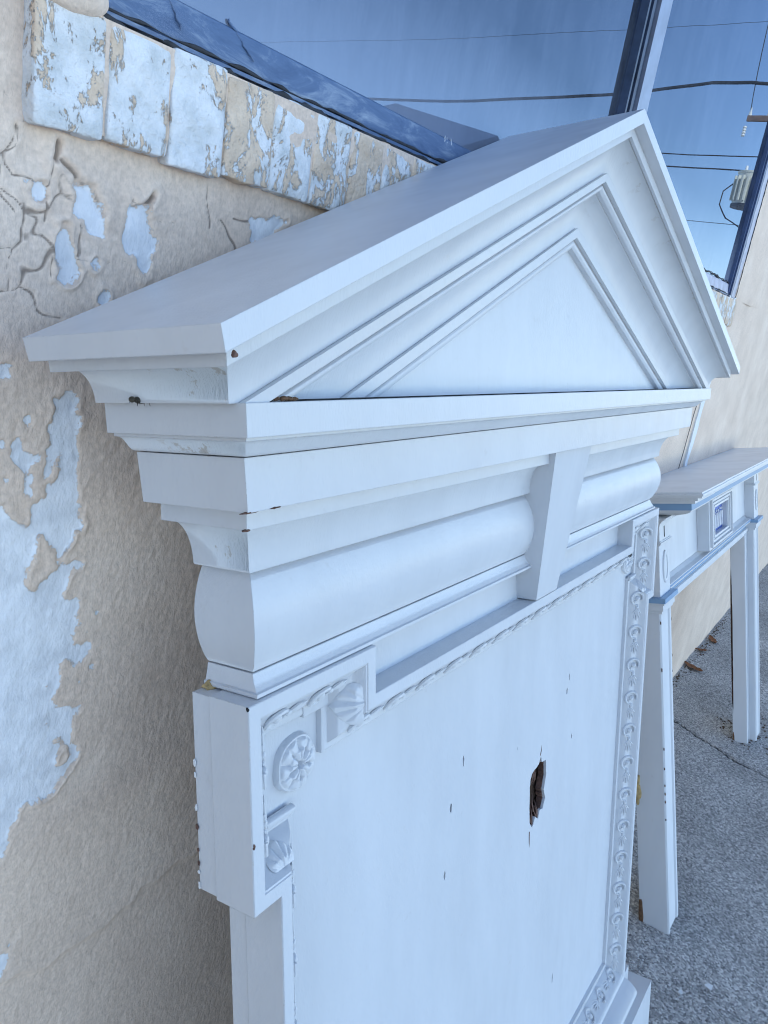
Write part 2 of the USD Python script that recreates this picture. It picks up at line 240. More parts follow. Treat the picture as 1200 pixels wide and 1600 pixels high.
# ------------------------------------------------------------------ the stucco building
bld = thing('stucco_building', 'beige stucco building with peeling paint, brick sill and long window', 'building')
WX0, WX1, WZ0, WZ1 = -0.655, 1.655, 1.652, 3.05           # window opening
PATCH=[[(-0.605,1.531),(-0.593,1.532),(-0.586,1.532),(-0.583,1.524),(-0.579,1.520),(-0.578,1.512),(-0.573,1.509),(-0.575,1.502),(-0.581,1.495),(-0.580,1.487),(-0.580,1.478),(-0.584,1.476),(-0.586,1.481),(-0.591,1.484),(-0.594,1.493),(-0.602,1.494),(-0.607,1.502),(-0.608,1.511),(-0.606,1.521)],[(-0.663,1.507),(-0.654,1.508),(-0.653,1.498),(-0.651,1.482),(-0.648,1.477),(-0.649,1.469),(-0.653,1.464),(-0.658,1.466),(-0.662,1.469),(-0.658,1.476),(-0.663,1.480),(-0.663,1.490)],[(-0.654,1.536),(-0.638,1.538),(-0.636,1.532),(-0.629,1.527),(-0.627,1.519),(-0.625,1.503),(-0.629,1.499),(-0.634,1.502),(-0.643,1.504),(-0.647,1.511),(-0.652,1.513)],[(-0.689,1.531),(-0.678,1.533),(-0.675,1.526),(-0.676,1.520),(-0.681,1.521),(-0.685,1.525)],[(-0.635,1.484),(-0.631,1.487),(-0.627,1.485),(-0.629,1.482),(-0.633,1.482)],[(-0.474,1.541),(-0.451,1.546),(-0.419,1.548),(-0.444,1.527),(-0.465,1.521),(-0.465,1.532)],[(-0.623,1.463),(-0.618,1.457),(-0.621,1.452),(-0.625,1.456)],[(-0.662,1.381),(-0.658,1.380),(-0.655,1.375),(-0.650,1.382),(-0.643,1.380),(-0.639,1.373),(-0.642,1.367),(-0.637,1.365),(-0.633,1.358),(-0.636,1.352),(-0.635,1.341),(-0.637,1.338),(-0.635,1.329),(-0.635,1.306),(-0.632,1.298),(-0.630,1.282),(-0.627,1.263),(-0.636,1.266),(-0.637,1.258),(-0.643,1.253),(-0.644,1.238),(-0.633,1.238),(-0.625,1.234),(-0.626,1.229),(-0.635,1.226),(-0.637,1.212),(-0.644,1.199),(-0.634,1.190),(-0.626,1.184),(-0.625,1.173),(-0.741,1.206),(-0.742,1.300),(-0.698,1.295),(-0.694,1.289),(-0.687,1.278),(-0.680,1.273),(-0.675,1.278),(-0.673,1.292),(-0.667,1.298),(-0.667,1.326),(-0.665,1.335),(-0.662,1.340),(-0.663,1.355),(-0.660,1.359)],[(-0.690,1.351),(-0.684,1.347),(-0.682,1.338),(-0.675,1.332),(-0.669,1.335),(-0.669,1.329),(-0.675,1.326),(-0.674,1.312),(-0.672,1.304),(-0.675,1.296),(-0.682,1.301),(-0.682,1.319),(-0.688,1.327),(-0.695,1.334),(-0.693,1.343)],[(-0.701,1.350),(-0.698,1.349),(-0.697,1.343),(-0.701,1.341),(-0.703,1.344)],[(-0.700,1.318),(-0.694,1.321),(-0.694,1.313),(-0.697,1.310)],[(-0.717,1.402),(-0.698,1.404),(-0.692,1.399),(-0.697,1.395),(-0.717,1.394)],[(-0.683,1.364),(-0.680,1.365),(-0.678,1.357),(-0.681,1.354),(-0.683,1.356)],[(-0.629,1.346),(-0.625,1.343),(-0.625,1.338),(-0.629,1.339)],[(-0.612,1.186),(-0.607,1.188),(-0.605,1.180),(-0.609,1.179)],[(-0.741,1.230),(-0.627,1.202),(-0.628,1.179),(-0.632,1.177),(-0.628,1.157),(-0.617,1.156),(-0.616,1.165),(-0.612,1.153),(-0.610,1.142),(-0.618,1.136),(-0.627,1.132),(-0.632,1.129),(-0.631,1.139),(-0.638,1.142),(-0.643,1.136),(-0.643,1.120),(-0.651,1.110),(-0.642,1.100),(-0.630,1.096),(-0.617,1.090),(-0.617,1.081),(-0.624,1.078),(-0.625,1.060),(-0.618,1.046),(-0.620,1.032),(-0.628,1.028),(-0.639,1.016),(-0.651,1.005),(-0.662,1.011),(-0.671,1.013),(-0.677,1.006),(-0.677,0.998),(-0.684,0.994),(-0.684,0.980),(-0.690,0.966),(-0.738,0.981)],[(-0.614,1.131),(-0.607,1.131),(-0.606,1.125),(-0.612,1.124)],[(-0.593,1.073),(-0.589,1.072),(-0.590,1.065)],[(-0.595,1.061),(-0.588,1.058),(-0.590,1.052)],[(-0.624,1.122),(-0.619,1.120),(-0.620,1.116)],[(-0.728,0.845),(-0.728,0.881),(-0.679,0.848),(-0.681,0.833),(-0.688,0.825)],[(-0.686,0.863),(-0.679,0.861),(-0.682,0.859)]]
HOLES=[[(-0.656,1.325),(-0.652,1.337),(-0.652,1.324),(-0.654,1.313),(-0.657,1.313)],[(-0.667,1.271),(-0.662,1.263),(-0.657,1.251),(-0.648,1.240),(-0.650,1.233),(-0.659,1.227),(-0.671,1.220),(-0.679,1.222),(-0.678,1.232),(-0.672,1.244),(-0.671,1.263)],[(-0.641,1.051),(-0.632,1.052),(-0.625,1.042),(-0.628,1.033),(-0.639,1.040)],[(-0.644,1.063),(-0.636,1.068),(-0.637,1.060)],[(-0.659,1.124),(-0.649,1.129),(-0.649,1.122),(-0.654,1.120)],[(-0.653,1.083),(-0.649,1.094),(-0.648,1.081)]]
CRACKS=[[(-0.699,1.564),(-0.701,1.554),(-0.704,1.548),(-0.703,1.540),(-0.697,1.532),(-0.678,1.533)],[(-0.668,1.549),(-0.669,1.541),(-0.672,1.534),(-0.676,1.531),(-0.678,1.536)],[(-0.602,1.536),(-0.600,1.532),(-0.591,1.531),(-0.587,1.533),(-0.582,1.541)],[(-0.582,1.523),(-0.558,1.525)],[(-0.524,1.567),(-0.521,1.528)],[(-0.491,1.540),(-0.456,1.544)],[(-0.709,1.520),(-0.699,1.510)],[(-0.690,1.515),(-0.689,1.495),(-0.698,1.486),(-0.700,1.473),(-0.700,1.459)],[(-0.676,1.497),(-0.666,1.488)],[(-0.650,1.480),(-0.646,1.474)],[(-0.644,1.507),(-0.647,1.489)],[(-0.708,1.485),(-0.700,1.486)],[(-0.689,1.462),(-0.676,1.444),(-0.659,1.440)],[(-0.508,1.535),(-0.500,1.527),(-0.486,1.512)],[(-0.677,1.533),(-0.675,1.506)],[(-0.707,1.539),(-0.709,1.531)]]
WIDE=[[(-0.663,1.550),(-0.658,1.546),(-0.654,1.542),(-0.652,1.538),(-0.638,1.538),(-0.634,1.531),(-0.627,1.521)],[(-0.666,1.562),(-0.667,1.550)],[(-0.587,1.534),(-0.582,1.540)]]
LEDGE=[(-0.746,0.841),(-0.687,0.819),(-0.636,0.805),(-0.612,0.800),(-0.587,0.802),(-0.552,0.805),(-0.530,0.810),(-0.525,0.820),(-0.489,0.822),(-0.449,0.823),(-0.416,0.822)]

R_ = 0.0015
rx_ = np.arange(-0.97, 0.42, R_); rz_ = np.arange(0.21, 1.66, R_); RX, RZ = np.meshgrid(rx_, rz_)
mask = np.zeros(RX.shape, bool)
for k, p in enumerate(PATCH): mask |= shapely.contains_xy(Polygon(p).buffer(0), RX, RZ)
for p in HOLES: mask &= ~shapely.contains_xy(Polygon(p).buffer(0), RX, RZ)
sd_r = (ndimage.distance_transform_edt(mask) - ndimage.distance_transform_edt(~mask)) * R_
sd_r = ndimage.gaussian_filter(sd_r, 1)
def gn(sig, seed):
    n_ = ndimage.gaussian_filter(np.random.default_rng(seed).normal(0, 1, RX.shape), sig); return n_ / n_.std()
x = np.r_[np.arange(-0.96, -0.82, .006), np.arange(-0.82, 0.06, .0016), np.arange(.06, .40, .006), .40]
z = np.r_[np.arange(0.22, 0.44, .006), np.arange(.44, 1.26, .0026), np.arange(1.26, 1.65, .0013), 1.6502]
X, Z = np.meshgrid(x, z)
sd_r += (.0013 * gn(1.5, 31) + .0013 * gn(3.2, 32) + .0009 * gn(7, 33)) * np.exp(-np.abs(sd_r) / .02)
def smp(a): return ndimage.map_coordinates(a, [(Z - rz_[0]) / R_, (X - rx_[0]) / R_], order=1, mode='nearest')
sdist = smp(sd_r); coat = np.clip(0.5 + sdist / 0.05, 0, 1); coat[sdist < -0.02] = 0
wob, wob2 = smp(gn(4, 1)), smp(gn(4, 2))
d1 = line_dist(CRACKS, X + wob * .0016, Z + wob2 * .0016); d2 = line_dist(WIDE, X + wob * .001, Z + wob2 * .001)
cover = np.clip(.5 - sdist / .003, 0, 1)
cells = np.random.default_rng(77).uniform([-0.8, 1.2], [0.3, 1.6], (190, 2))
from scipy.spatial import cKDTree
dd, _ = cKDTree(cells).query(np.c_[(X + wob * .005).ravel(), (Z + wob2 * .005).ravel()], k=2)
gate = smp(gn(40, 3)); craze = np.clip(1 - ((dd[:, 1] - dd[:, 0]).reshape(X.shape)) / 0.0042, 0, 1) * np.clip((Z - 1.34) / 0.10, 0, 1) ** .3 * np.clip(gate * 1.2 + 0.75, 0.3, .96)
thick = 1 + .35 * smp(gn(12, 4))
crack = np.maximum(np.maximum(np.clip(1 - d1 / (0.0024 * thick), 0, 1), np.clip(1 - d2 / 0.0050, 0, 1)), craze) * cover
s1 = smp(gn((1.5, 1.2), 5)); s2 = smp(gn((5, 4), 6)); s3 = smp(gn(60, 7))
lip = np.interp(x, *np.array(LEDGE).T) + 0.002 * s2[200]
step = 1 / (1 + np.exp(-(Z - lip[None, :]) / 0.0016))              # the upper coat laps over the lower one
near = np.exp(-((Z - lip[None, :]) / 0.008) ** 2) * (0.5 + 0.5 * np.tanh(s3))
lift = np.exp(-((sdist + .003) / .0028) ** 2) * np.clip(smp(gn(14, 8)), 0, 2) * .0013 + np.exp(-((d1 - .004) / .004) ** 2) * np.clip(smp(gn(20, 9)), 0, 2) * .0012 * (Z > 1.3) + np.exp(-((d2 - .006) / .006) ** 2) * .0022
rel = lift * cover + 0.00018 * s1 * np.where(Z > 1.40, 0.55, 1.0) + 0.00008 * s2 + 0.0012 * s3 + 0.0013 * cover - 0.0010 * np.clip((crack - .6) / .3, 0, 1) - 0.0030 * np.clip(1 - d2 / .004, 0, 1) + 0.0035 * step + 0.002 * near - 0.006
V = np.c_[X.ravel(), -rel.ravel(), Z.ravel()]
wallp = usdkit.mesh(stage, uniq(bld, 'wall_face'), (V, quads(*X.shape)), M['stucco'], smooth=True)
put_attr(wallp, coat=coat.ravel(), crack=crack.ravel()); WALLP = str(wallp.GetPath())
# the rest of the front wall, the jambs of the opening, roof and sides
def rect(x0, x1, z0, z1, y=0.0): return tm([(x0, y, z0), (x1, y, z0), (x1, y, z1), (x0, y, z1)], [[0, 1, 2], [0, 2, 3]])
H, BX0, BX1, BD = 8.2, -9.0, 16.0, 9.0
part(bld, 'wall_panel', cat(rect(BX0, -0.957, 0.0, H, .002), rect(-0.957, 0.397, 0.0, 0.223, .002)), 'stucco', False)
part(bld, 'wall_panel', cat(rect(-0.957, WX0, 1.6495, H, .002), rect(WX0, WX1, WZ1, H, .002)), 'stucco', False)
# right-hand wall with a slight unevenness
x2 = np.arange(0.39, 5.6, 0.012); z2 = np.r_[np.arange(-0.02, 1.65, 0.012), 1.651]
X2, Z2 = np.meshgrid(x2, z2); t1 = ndimage.gaussian_filter(rng.normal(0, 1, X2.shape), 7); t1 /= t1.std()
wr = usdkit.mesh(stage, uniq(bld, 'wall_face'), (np.c_[X2.ravel(), (t1 * .0016).ravel(), Z2.ravel()], quads(*X2.shape)), M['stucco'], smooth=True)
x3 = np.r_[WX1, np.arange(1.66, 5.6, 0.012)]; z3 = np.r_[np.arange(1.65, H, 0.012), H]; X3, Z3 = np.meshgrid(x3, z3); t3 = ndimage.gaussian_filter(rng.normal(0, 1, X3.shape), 7); t3 /= t3.std()
t3[0, :] = 0
part(bld, 'wall_face', (np.c_[X3.ravel(), (t3 * .0016).ravel(), Z3.ravel()], quads(*X3.shape)), 'stucco', True)
part(bld, 'wall_panel', rect(5.58, BX1, -.02, H, .003), 'stucco', False)
part(bld, 'building_shell', cat(box(BX0, BX0 + .2, .01, BD, -.02, H), box(BX1 - .2, BX1, .01, BD, -.02, H), box(BX0, BX1, BD - .2, BD, -.02, H)), 'shell', False)
part(bld, 'roof', box(BX0, BX1, -.03, BD, H, H + .22), 'shell', False)
part(bld, 'room', cat(box(WX0 - .6, WX1 + .6, 2.4, 2.45, 1.0, 3.4), box(WX0 - .6, WX0 - .55, .12, 2.4, 1.0, 3.4), box(WX1 + .55, WX1 + .6, .12, 2.4, 1.0, 3.4), box(WX0 - .6, WX1 + .6, .12, 2.4, 1.0, 1.05), box(WX0 - .6, WX1 + .6, .12, 2.4, 3.35, 3.4)), 'interior', False)
part(bld, 'window_reveal', cat(box(WX0 - .02, WX0, .003, .12, WZ0, WZ1), box(WX1, WX1 + .02, .003, .12, WZ0 - .0, WZ1), box(WX0, WX1, .003, .12, WZ1, WZ1 + .02), box(WX0, WX1, .006, .12, WZ0 - .03, WZ0)), 'shell', False)
# rowlock brick sill
def brick(i):
    r = np.random.default_rng(100 + i)
    w, d, h = 0.0562 + r.normal(0, .0012), 0.042, 0.080 + r.normal(0, .0015)
    b = trimesh.creation.box((w, d, h)); b = b.subdivide_to_size(0.0085)
    v = b.vertices; half = np.array([w, d, h]) / 2; rad = 0.0034
    q = np.clip(v, -half + rad, half - rad); n = v - q; ln = np.linalg.norm(n, axis=1, keepdims=True); v2 = q + n / np.maximum(ln, 1e-9) * rad * (ln > 0)
    v2 = np.where(ln > 0, v2, v)
    v2 += (meshkit.fbm(v2 * 45 + 10 * i)[:, None] * 2 - 1) * np.array([.0022, .0026, .0026]) if True else 0
    b.vertices = v2; b.merge_vertices(); return b, h
bx = -0.696; i = 0
while bx < WX1 - 0.02:
    b, h = brick(i); r = np.random.default_rng(500 + i); w = 0.0578
    T = trimesh.transformations.euler_matrix(math.radians(-2 + r.normal(0, .6)), r.normal(0, .012), 0)
    b.apply_transform(T); b.apply_translation((bx + w / 2, 0.021 - 0.0105 + r.normal(0, .0008), 1.568 + 0.0395))
    name = 'brick_white' if i in (0, 1, 2, 4) else ('brick_mixed' if i % 3 else 'brick_beige')
    part(WALLP, 'brick', b, name, 50)
    bx += w; i += 1
part(WALLP, 'mortar_bed', box(-.690, WX1, -.0082, .03, 1.5725, 1.6475), 'stucco', False)
lump = trimesh.creation.icosphere(subdivisions=3); lump.vertices *= [.034, .016, .015]; lump.vertices += (meshkit.fbm(lump.vertices * 60)[:, None] - .5) * .004; lump.apply_translation((-.672, -.004, 1.656))
part(WALLP, 'plaster_lump', lump, 'stucco', True)
# window
win = str(UsdGeom.Xform.Define(stage, bld + '/window').GetPath())
rail = trimesh.creation.box((1, 1, 1))
def railseg(x0, x1):
    xs = np.linspace(x0, x1, 160); prof = [(.030, 1.654), (.0035, 1.655), (.003, 1.660), (.0045, 1.663), (.008, 1.684), (.013, 1.688), (.03, 1.689)]
    r = np.random.default_rng(int(abs(x0) * 100)); V = []
    w = ndimage.gaussian_filter1d(r.normal(0, 1, len(xs)), 3) * .0003
    for a, q in zip(xs, w): V += [(a, y + q * (1 if 1 < k < 5 else 0) * .5, zq + (q if k == 4 else 0)) for k, (y, zq) in enumerate(prof)]
    m = tm(V, grid_faces(len(xs), len(prof))); m.fix_normals(); return tm(m.vertices, m.faces)
part(win, 'bottom_rail', railseg(WX0, 0.385), 'rail_metal', True)
part(win, 'bottom_rail', railseg(0.505, 1.61), 'flashing', True)
part(win, 'drip_strip', box(WX0, 1.61, -.0025, .003, 1.6515, 1.6545), 'rail_metal', False)
def ragged(x0, x1, zc, amp, rad, seed, y=.0):
    r = np.random.default_rng(seed); n = int((x1 - x0) / .006); xs = np.linspace(x0, x1, n); k = ndimage.gaussian_filter1d(r.normal(0, 1, n), 1.2); k /= k.std()
    return tube(np.c_[xs, np.full(n, y) - .001 * r.random(n), zc + amp * k], np.clip(rad * (1 + .45 * ndimage.gaussian_filter1d(r.normal(0, 1, n), 1) / .5), rad * .25, rad * 2), 6)
part(win, 'sealant', cat(ragged(WX0, 1.6, 1.6570, .0005, .0014, 3, .0015), ragged(WX0, 1.6, 1.6500, .0012, .0022, 4, -.0005)), 'sealant', True)
part(win, 'sealant', ragged(.51, 1.575, 1.6905, .0016, .0016, 5, .0100), 'sealant', True)
for sx in ([(-.60, -.612, 1.689, 1.668)], ):
    pass
drips = []
for (xa, za, xb, zb) in [(-.585, 1.700, -.565, 1.666), (-.512, 1.692, -.484, 1.668)]:
    t = np.linspace(0, 1, 12); r = np.random.default_rng(int(-xa * 1000))
    drips.append(tube(np.c_[xa + (xb - xa) * t + r.normal(0, .0012, 12), .0105 - .007 * np.clip((1.689 - (za + (zb - za) * t)) / .02, 0, 1), za + (zb - za) * t], .0006 + .0006 * r.random(12), 6))
for d in drips: part(win, 'dried_drip', d, 'rail_metal', True)
splash = [tube(np.array([(-.148 + a, .009, 1.672), (-.146 + a * 1.4, .0085, 1.682 + b), (-.142 + a * 1.2, .0115, 1.688 + b)]), [.0012, .0012, .0004], 6) for a, b in ((0, 0), (.008, .001), (.012, -.003), (-.004, .001))]
part(win, 'caulk_blob', cat(splash), 'paint_flake', True)
part(win, 'pane', box(WX0, 0.40, .0120, .0128, 1.686, WZ1), 'pane_glass', False)
part(win, 'pane', box(.49, 1.59, .0120, .0128, 1.686, WZ1), 'pane_glass', False)
mz0, mz1 = 1.66, WZ1
part(win, 'mullion', cat(box(.386, .393, -.002, .03, mz0, mz1), box(.395, .408, .004, .03, mz0, mz1), box(.4085, .420, -.001, .03, mz0, mz1), box(.421, .4345, .003, .03, mz0, mz1)), 'mullion_dark', False)
part(win, 'mullion', cat(box(.435, .447, -.004, .03, mz0, mz1), box(.448, .497, -.001, .03, mz0, mz1), box(.4975, .5045, .004, .03, mz0, mz1)), 'mullion_silver', False)
part(win, 'side_frame', cat(box(1.570, 1.581, .002, .03, 1.6555, mz1), box(1.582, 1.600, -.003, .03, 1.6555, mz1), box(1.601, 1.613, .001, .03, 1.6555, mz1)), 'blue_frame', False)
part(win, 'head_rail', box(WX0, WX1, -.002, .03, WZ1 - .04, WZ1), 'mullion_dark', False)
part(win, 'side_frame', box(WX0, WX0 + .02, -.002, .03, 1.69, WZ1 - .04), 'mullion_dark', False)
fl = jag(Polygon([(1.6135, 1.6525), (1.662, 1.6525), (1.662, WZ1), (1.6135, WZ1)]), .0016, .008, 9)
part(win, 'side_flashing', plate(fl, -.0012, .004), 'flashing', False)
rs = np.random.default_rng(12); n = 200; zs = np.linspace(1.655, WZ1, n)
part(win, 'sealant', tube(np.c_[1.664 + .0022 * ndimage.gaussian_filter1d(rs.normal(0, 1, n), 1.2), np.full(n, -.001), zs], .0022 + .0012 * rs.random(n), 6), 'sealant', True)
# patched strip of white plaster running down from the window's corner
sp = jag(Polygon([(1.575, 1.6500), (1.668, 1.6505), (1.672, 1.60), (1.640, 1.56), (1.645, 1.50), (1.632, 1.30), (1.640, 1.22), (1.625, 1.10), (1.635, .92), (1.600, .90), (1.600, 1.10), (1.585, 1.25), (1.592, 1.45), (1.580, 1.58)]), .003, .01, 21)
part(bld, 'plaster_patch', plate(sp, -.0045, .003), 'paint_flake', False)
rs = np.random.default_rng(31); zs = np.linspace(1.09, 1.56, 60)
part(bld, 'wall_crack', tube(np.c_[1.525 + .004 * ndimage.gaussian_filter1d(rs.normal(0, 1, 60), 2) + (zs - 1.1) * .05, np.full(60, -.0032), zs], .0011, 5), 'sealant', True)

# ------------------------------------------------------------------ the pedimented overmantel, in its own plane: x along, y into the wall, z up the panel
TH = math.radians(12.0); OM0 = np.array([-0.6, -0.182257, 1.167832])
ZB = -1.195; Wd, D = 1.2, 0.066
BASE = np.array([.6, .033, ZB])
def pl2w(p):
    p = np.asarray(p, float); return OM0 + np.array([p[0], p[1] * math.cos(TH) + p[2] * math.sin(TH), -p[1] * math.sin(TH) + p[2] * math.cos(TH)])
om = thing('overmantel', 'white painted overmantel with triangular pediment leaning against the stucco wall', 'overmantel', pl2w(BASE), rx=-12.0)
def rack(v):                                            # the old frame has racked a little out of square towards its foot
    v = np.array(v, float); zn = np.minimum(v[:, 2], 0); v[:, 0] += zn * (.012 + .055 * v[:, 0] / Wd); return v
def opart(name, mesh, m='white_paint', smooth=30, parent=None, **k):
    mm = mesh.copy(); mm.vertices = rack(mm.vertices) - BASE
    return str(part(parent or om, name, mm, m, smooth, **k).GetPath())
def sweep(prof, y_back=None):
    """profile (p at the sides, q at the front, z) mitred round the two front corners"""
    yb = D if y_back is None else y_back; V = []
    for st in range(4):
        for p, q, z in prof:
            V.append([(-p, yb, z), (-p, -q, z), (Wd + p, -q, z), (Wd + p, yb, z)][st])
    m = tm(V, grid_faces(4, len(prof))); caps = []
    for st in (0, 3):
        pts = [V[st * len(prof) + j] for j in range(len(prof))]; caps.append(fan(pts))
    out = cat(m, caps); return out
def arc(a, b, n, kind, bulge=0.0):
    """profile points from a=(p,q,z) to b: 'cove', 'ovolo' or 'cyma'"""
    a, b = np.array(a, float), np.array(b, float); P = []
    for t in np.linspace(0, 1, n):
        s, c = math.sin(t * math.pi / 2), 1 - math.cos(t * math.pi / 2)
        if kind == 'cove': h, k = s, c
        elif kind == 'ovolo': h, k = c, s
        else: h, k = t, t - math.sin(2 * math.pi * t) / (2 * math.pi) * .85
        P.append((a[0] + (b[0] - a[0]) * h, a[1] + (b[1] - a[1]) * h, a[2] + (b[2] - a[2]) * k))
    return P
IN = -.062
# base cornice of the pediment
opart('cornice_fascia', sweep([(IN, IN, .2411), (.0663, .0737, .2411), (.0655, .0730, .2192), (IN, IN, .2192)]))
opart('bed_moulding', sweep([(IN, IN, .2190)] + [(.0600, .0665, .2190), (.0600, .0665, .2165)] + arc((.0575, .064, .2160), (.0410, .0470, .2045), 9, 'cyma') + [(IN, IN, .2040)]))
opart('corona', sweep([(IN, IN, .2038), (.0405, .0452, .2036), (.0372, .0436, .1650), (.0195, .0250, .1650), (IN, IN, .1655)]))
opart('fillet', sweep([(IN, IN, .1648), (.0206, .0262, .1648), (.0210, .0260, .1484), (IN, IN, .1484)]))
opart('cove_moulding', sweep([(IN, IN, .1482), (.0160, .0215, .1482)] + arc((.0150, .0205, .1478), (-.0097, -.0030, .1085), 11, 'cove')[::1] + [(-.0110, -.0035, .1066), (IN, IN, .1066)]))
fz = []
for t in np.linspace(0, 1, 19):
    b = math.sin(math.pi * t) ** .8; fz.append((-.0208 + .0128 * b, -.0138 + .0158 * b, .1064 - t * .0862))
opart('pulvinated_frieze', sweep([(IN, IN, .1064)] + fz + [(IN, IN, .0202)]))
opart('architrave_moulding', sweep([(IN, IN, .0185), (-.0205, -.0150, .0188)] + [(-.0205, -.0140, .0182), (-.0192, -.0118, .0120), (-.0170, -.0072, .0048)] + [(-.0150, -.0045, .0042), (-.0150, -.0045, .0008), (-.0400, -.0400, .0006), (IN, IN, .0006)]))
opart('architrave_fascia', cat(box(.10, Wd - .10, .028, .060, -.0520, .0004)))
opart('joint_gap', sweep([(-.0265, -.0190, .0204), (-.0265, -.0190, .0180)]), 'gap_dark', False)
opart('core', box(.03, Wd - .03, .050, D, -.04, .238), 'white_paint', False)
# keystone, tapering towards its foot
kv = [(.541, -.0360, .1640), (.676, -.0360, .1640), (.646, -.0012, -.0470), (.571, -.0012, -.0470), (.541, .05, .1640), (.676, .05, .1640), (.646, .05, -.0470), (.571, .05, -.0470)]
ks = tm(kv, [[0, 1, 2], [0, 2, 3], [4, 6, 5], [4, 7, 6], [0, 3, 7], [0, 7, 4], [1, 5, 6], [1, 6, 2], [3, 2, 6], [3, 6, 7], [0, 4, 5], [0, 5, 1]]); ks.fix_normals()
opart('keystone', ks, 'white_paint', False)
# pediment: raking mouldings mitred at the eaves and the apex
XE, ZT, ZF, SL = -.1240, .2846, .2680, .4115
def rake(prof, yb=D, lip=None):
    """prof: (q, v): projection and vertical drop below the lower edge of the top fascia"""
    V = []
    for q, v in prof:
        p = q + .0075; zl = ZF + (-p - XE) * SL - v; za = ZF + (Wd / 2 - XE) * SL - v
        V.append([(-p, yb, zl), (-p, -q, zl), (Wd / 2, -q, za), (Wd + p, -q, zl), (Wd + p, yb, zl)])
    V = np.array(V).transpose(1, 0, 2).reshape(-1, 3)
    return tm(V, grid_faces(5, len(prof))).slice_plane((0, 0, .2409), (0, 0, 1))
def rarc(a, b, n, kind): return [(x[0], x[2]) for x in arc((a[0], 0, a[1]), (b[0], 0, b[1]), n, kind)]
def rclose(prof, qi=-.04): return [(qi, prof[0][1])] + prof + [(qi, prof[-1][1])]
# the crowning board: its top slopes run back to the wall
q0 = .1145; pT = .1255
tv = []
for q, v, p in ((q0 + .0005, -.0166, pT), (q0, 0.0, .1222)):
    zl = ZF + (-p - XE) * SL - v; za = ZF + (Wd / 2 - XE) * SL - v; tv += [(-p, D, zl), (-p, -q, zl), (Wd / 2, -q, za), (Wd + p, -q, zl), (Wd + p, D, zl), (Wd / 2, D, za)]
tv = np.array(tv); tf = [[0, 1, 2], [0, 2, 5], [5, 2, 3], [5, 3, 4]]
tf += [[6, 8, 7], [6, 11, 8], [11, 9, 8], [11, 10, 9]]
for a, b in ((0, 1), (1, 2), (2, 3), (3, 4), (4, 5), (5, 0)): tf += [[a, a + 6, b + 6], [a, b + 6, b]]
rb = tm(tv, tf); rb.fix_normals(); opart('roof_board', rb, 'white_paint', False)
from scipy.interpolate import CubicSpline
def curve(pts, n=18):
    P_ = np.array(pts); s = np.r_[0, np.cumsum(np.linalg.norm(np.diff(P_, axis=0), axis=1))]; return [tuple(x) for x in CubicSpline(s, P_)(np.linspace(0, s[-1], n))]
opart('raking_fillet', rake(rclose([(.1010, .0003), (.1000, .0128), (.0965, .0130)])))
opart('raking_cyma', rake(rclose([(.0962, .0132)] + [(.0960 - .0300 * math.sin(t), .0135 + .0376 * (1 - math.cos(t))) for t in np.linspace(0.04, math.pi / 2, 20)])))
opart('raking_fillet', rake(rclose([(.0710, .0512), (.0695, .0612), (.0620, .0616)])))
opart('raking_bead', rake(rclose([(.0640, .0618)] + [(.0610 + .0045 * math.sin(math.pi * t), .0622 + .0098 * t) for t in np.linspace(0, 1, 9)])))
opart('raking_cove', rake(rclose([(.0560, .0722)] + [(.0555 - .0255 * math.sin(t), .0728 + .0408 * (1 - math.cos(t))) for t in np.linspace(0.04, math.pi / 2, 18)])))
opart('raking_fillet', rake(rclose([(.0345, .1138), (.0335, .1255), (.0280, .1258)])))
opart('raking_bead', rake(rclose([(.0285, .1260)] + [(.0265 + .0032 * math.sin(math.pi * t), .1264 + .0116 * t) for t in np.linspace(0, 1, 9)])))
zt = ZF + (Wd / 2 - XE) * SL - .128; xt = Wd / 2 - (zt - .2405) / SL
opart('tympanum', plate(Polygon([(xt, .2405), (Wd - xt, .2405), (Wd / 2, zt)]), -.0190, .05), 'white_paint', False)
opart('joint_gap', sweep([(.0560, .0640, .2424), (.0560, .0640, .2408)]), 'gap_dark', False)
# ------------ eared frame with carved slope round the field
XEAR, ZEAR, HB, XL, ZBOT = .1785, .0486, .1838, .034, -1.01
OUT = [(0, 0), (XEAR, 0), (XEAR, -ZEAR), (Wd - XEAR, -ZEAR), (Wd - XEAR, 0), (Wd, 0), (Wd, -HB), (Wd - XL, -HB), (Wd - XL, ZBOT), (XL, ZBOT), (XL, -HB), (0, -HB)]
def inset(poly, d):
    P = np.array(poly, float); n = len(P); R = []
    for i in range(n):
        a, b, c = P[i - 1], P[i], P[(i + 1) % n]; e1 = (b - a) / np.linalg.norm(b - a); e2 = (c - b) / np.linalg.norm(c - b)
        n1, n2 = np.array([e1[1], -e1[0]]), np.array([e2[1], -e2[0]])            # inward for a clockwise outline
        R.append(b + d * (n1 + n2) / (1 + n1 @ n2))
    return np.array(R)
FP = [(0, .0440), (0, .0008), (.0008, 0), (.0135, 0), (.0142, .0010), (.0155, .0016), (.0165, .0030)] + [(.0170 + .0255 * t, .0035 + .0255 * t + .0018 * math.sin(2 * math.pi * t)) for t in np.linspace(0, 1, 9)] + [(.0440, .0290), (.0475, .0285), (.0500, .0300), (.0505, .0380)]
rings = [inset(OUT, d) for d, y in FP]
V = []; 
for (d, y), r in zip(FP, rings): V += [(px, y, pz) for px, pz in r]
opart('eared_frame', tm(V, grid_faces(len(FP), len(OUT), True)), 'white_paint', 25)
bb = Polygon(OUT).buffer(-.0016, join_style=2)
opart('backing_board', plate(bb.difference(Polygon(inset(OUT, .03))), .0455, D), 'white_paint', False)
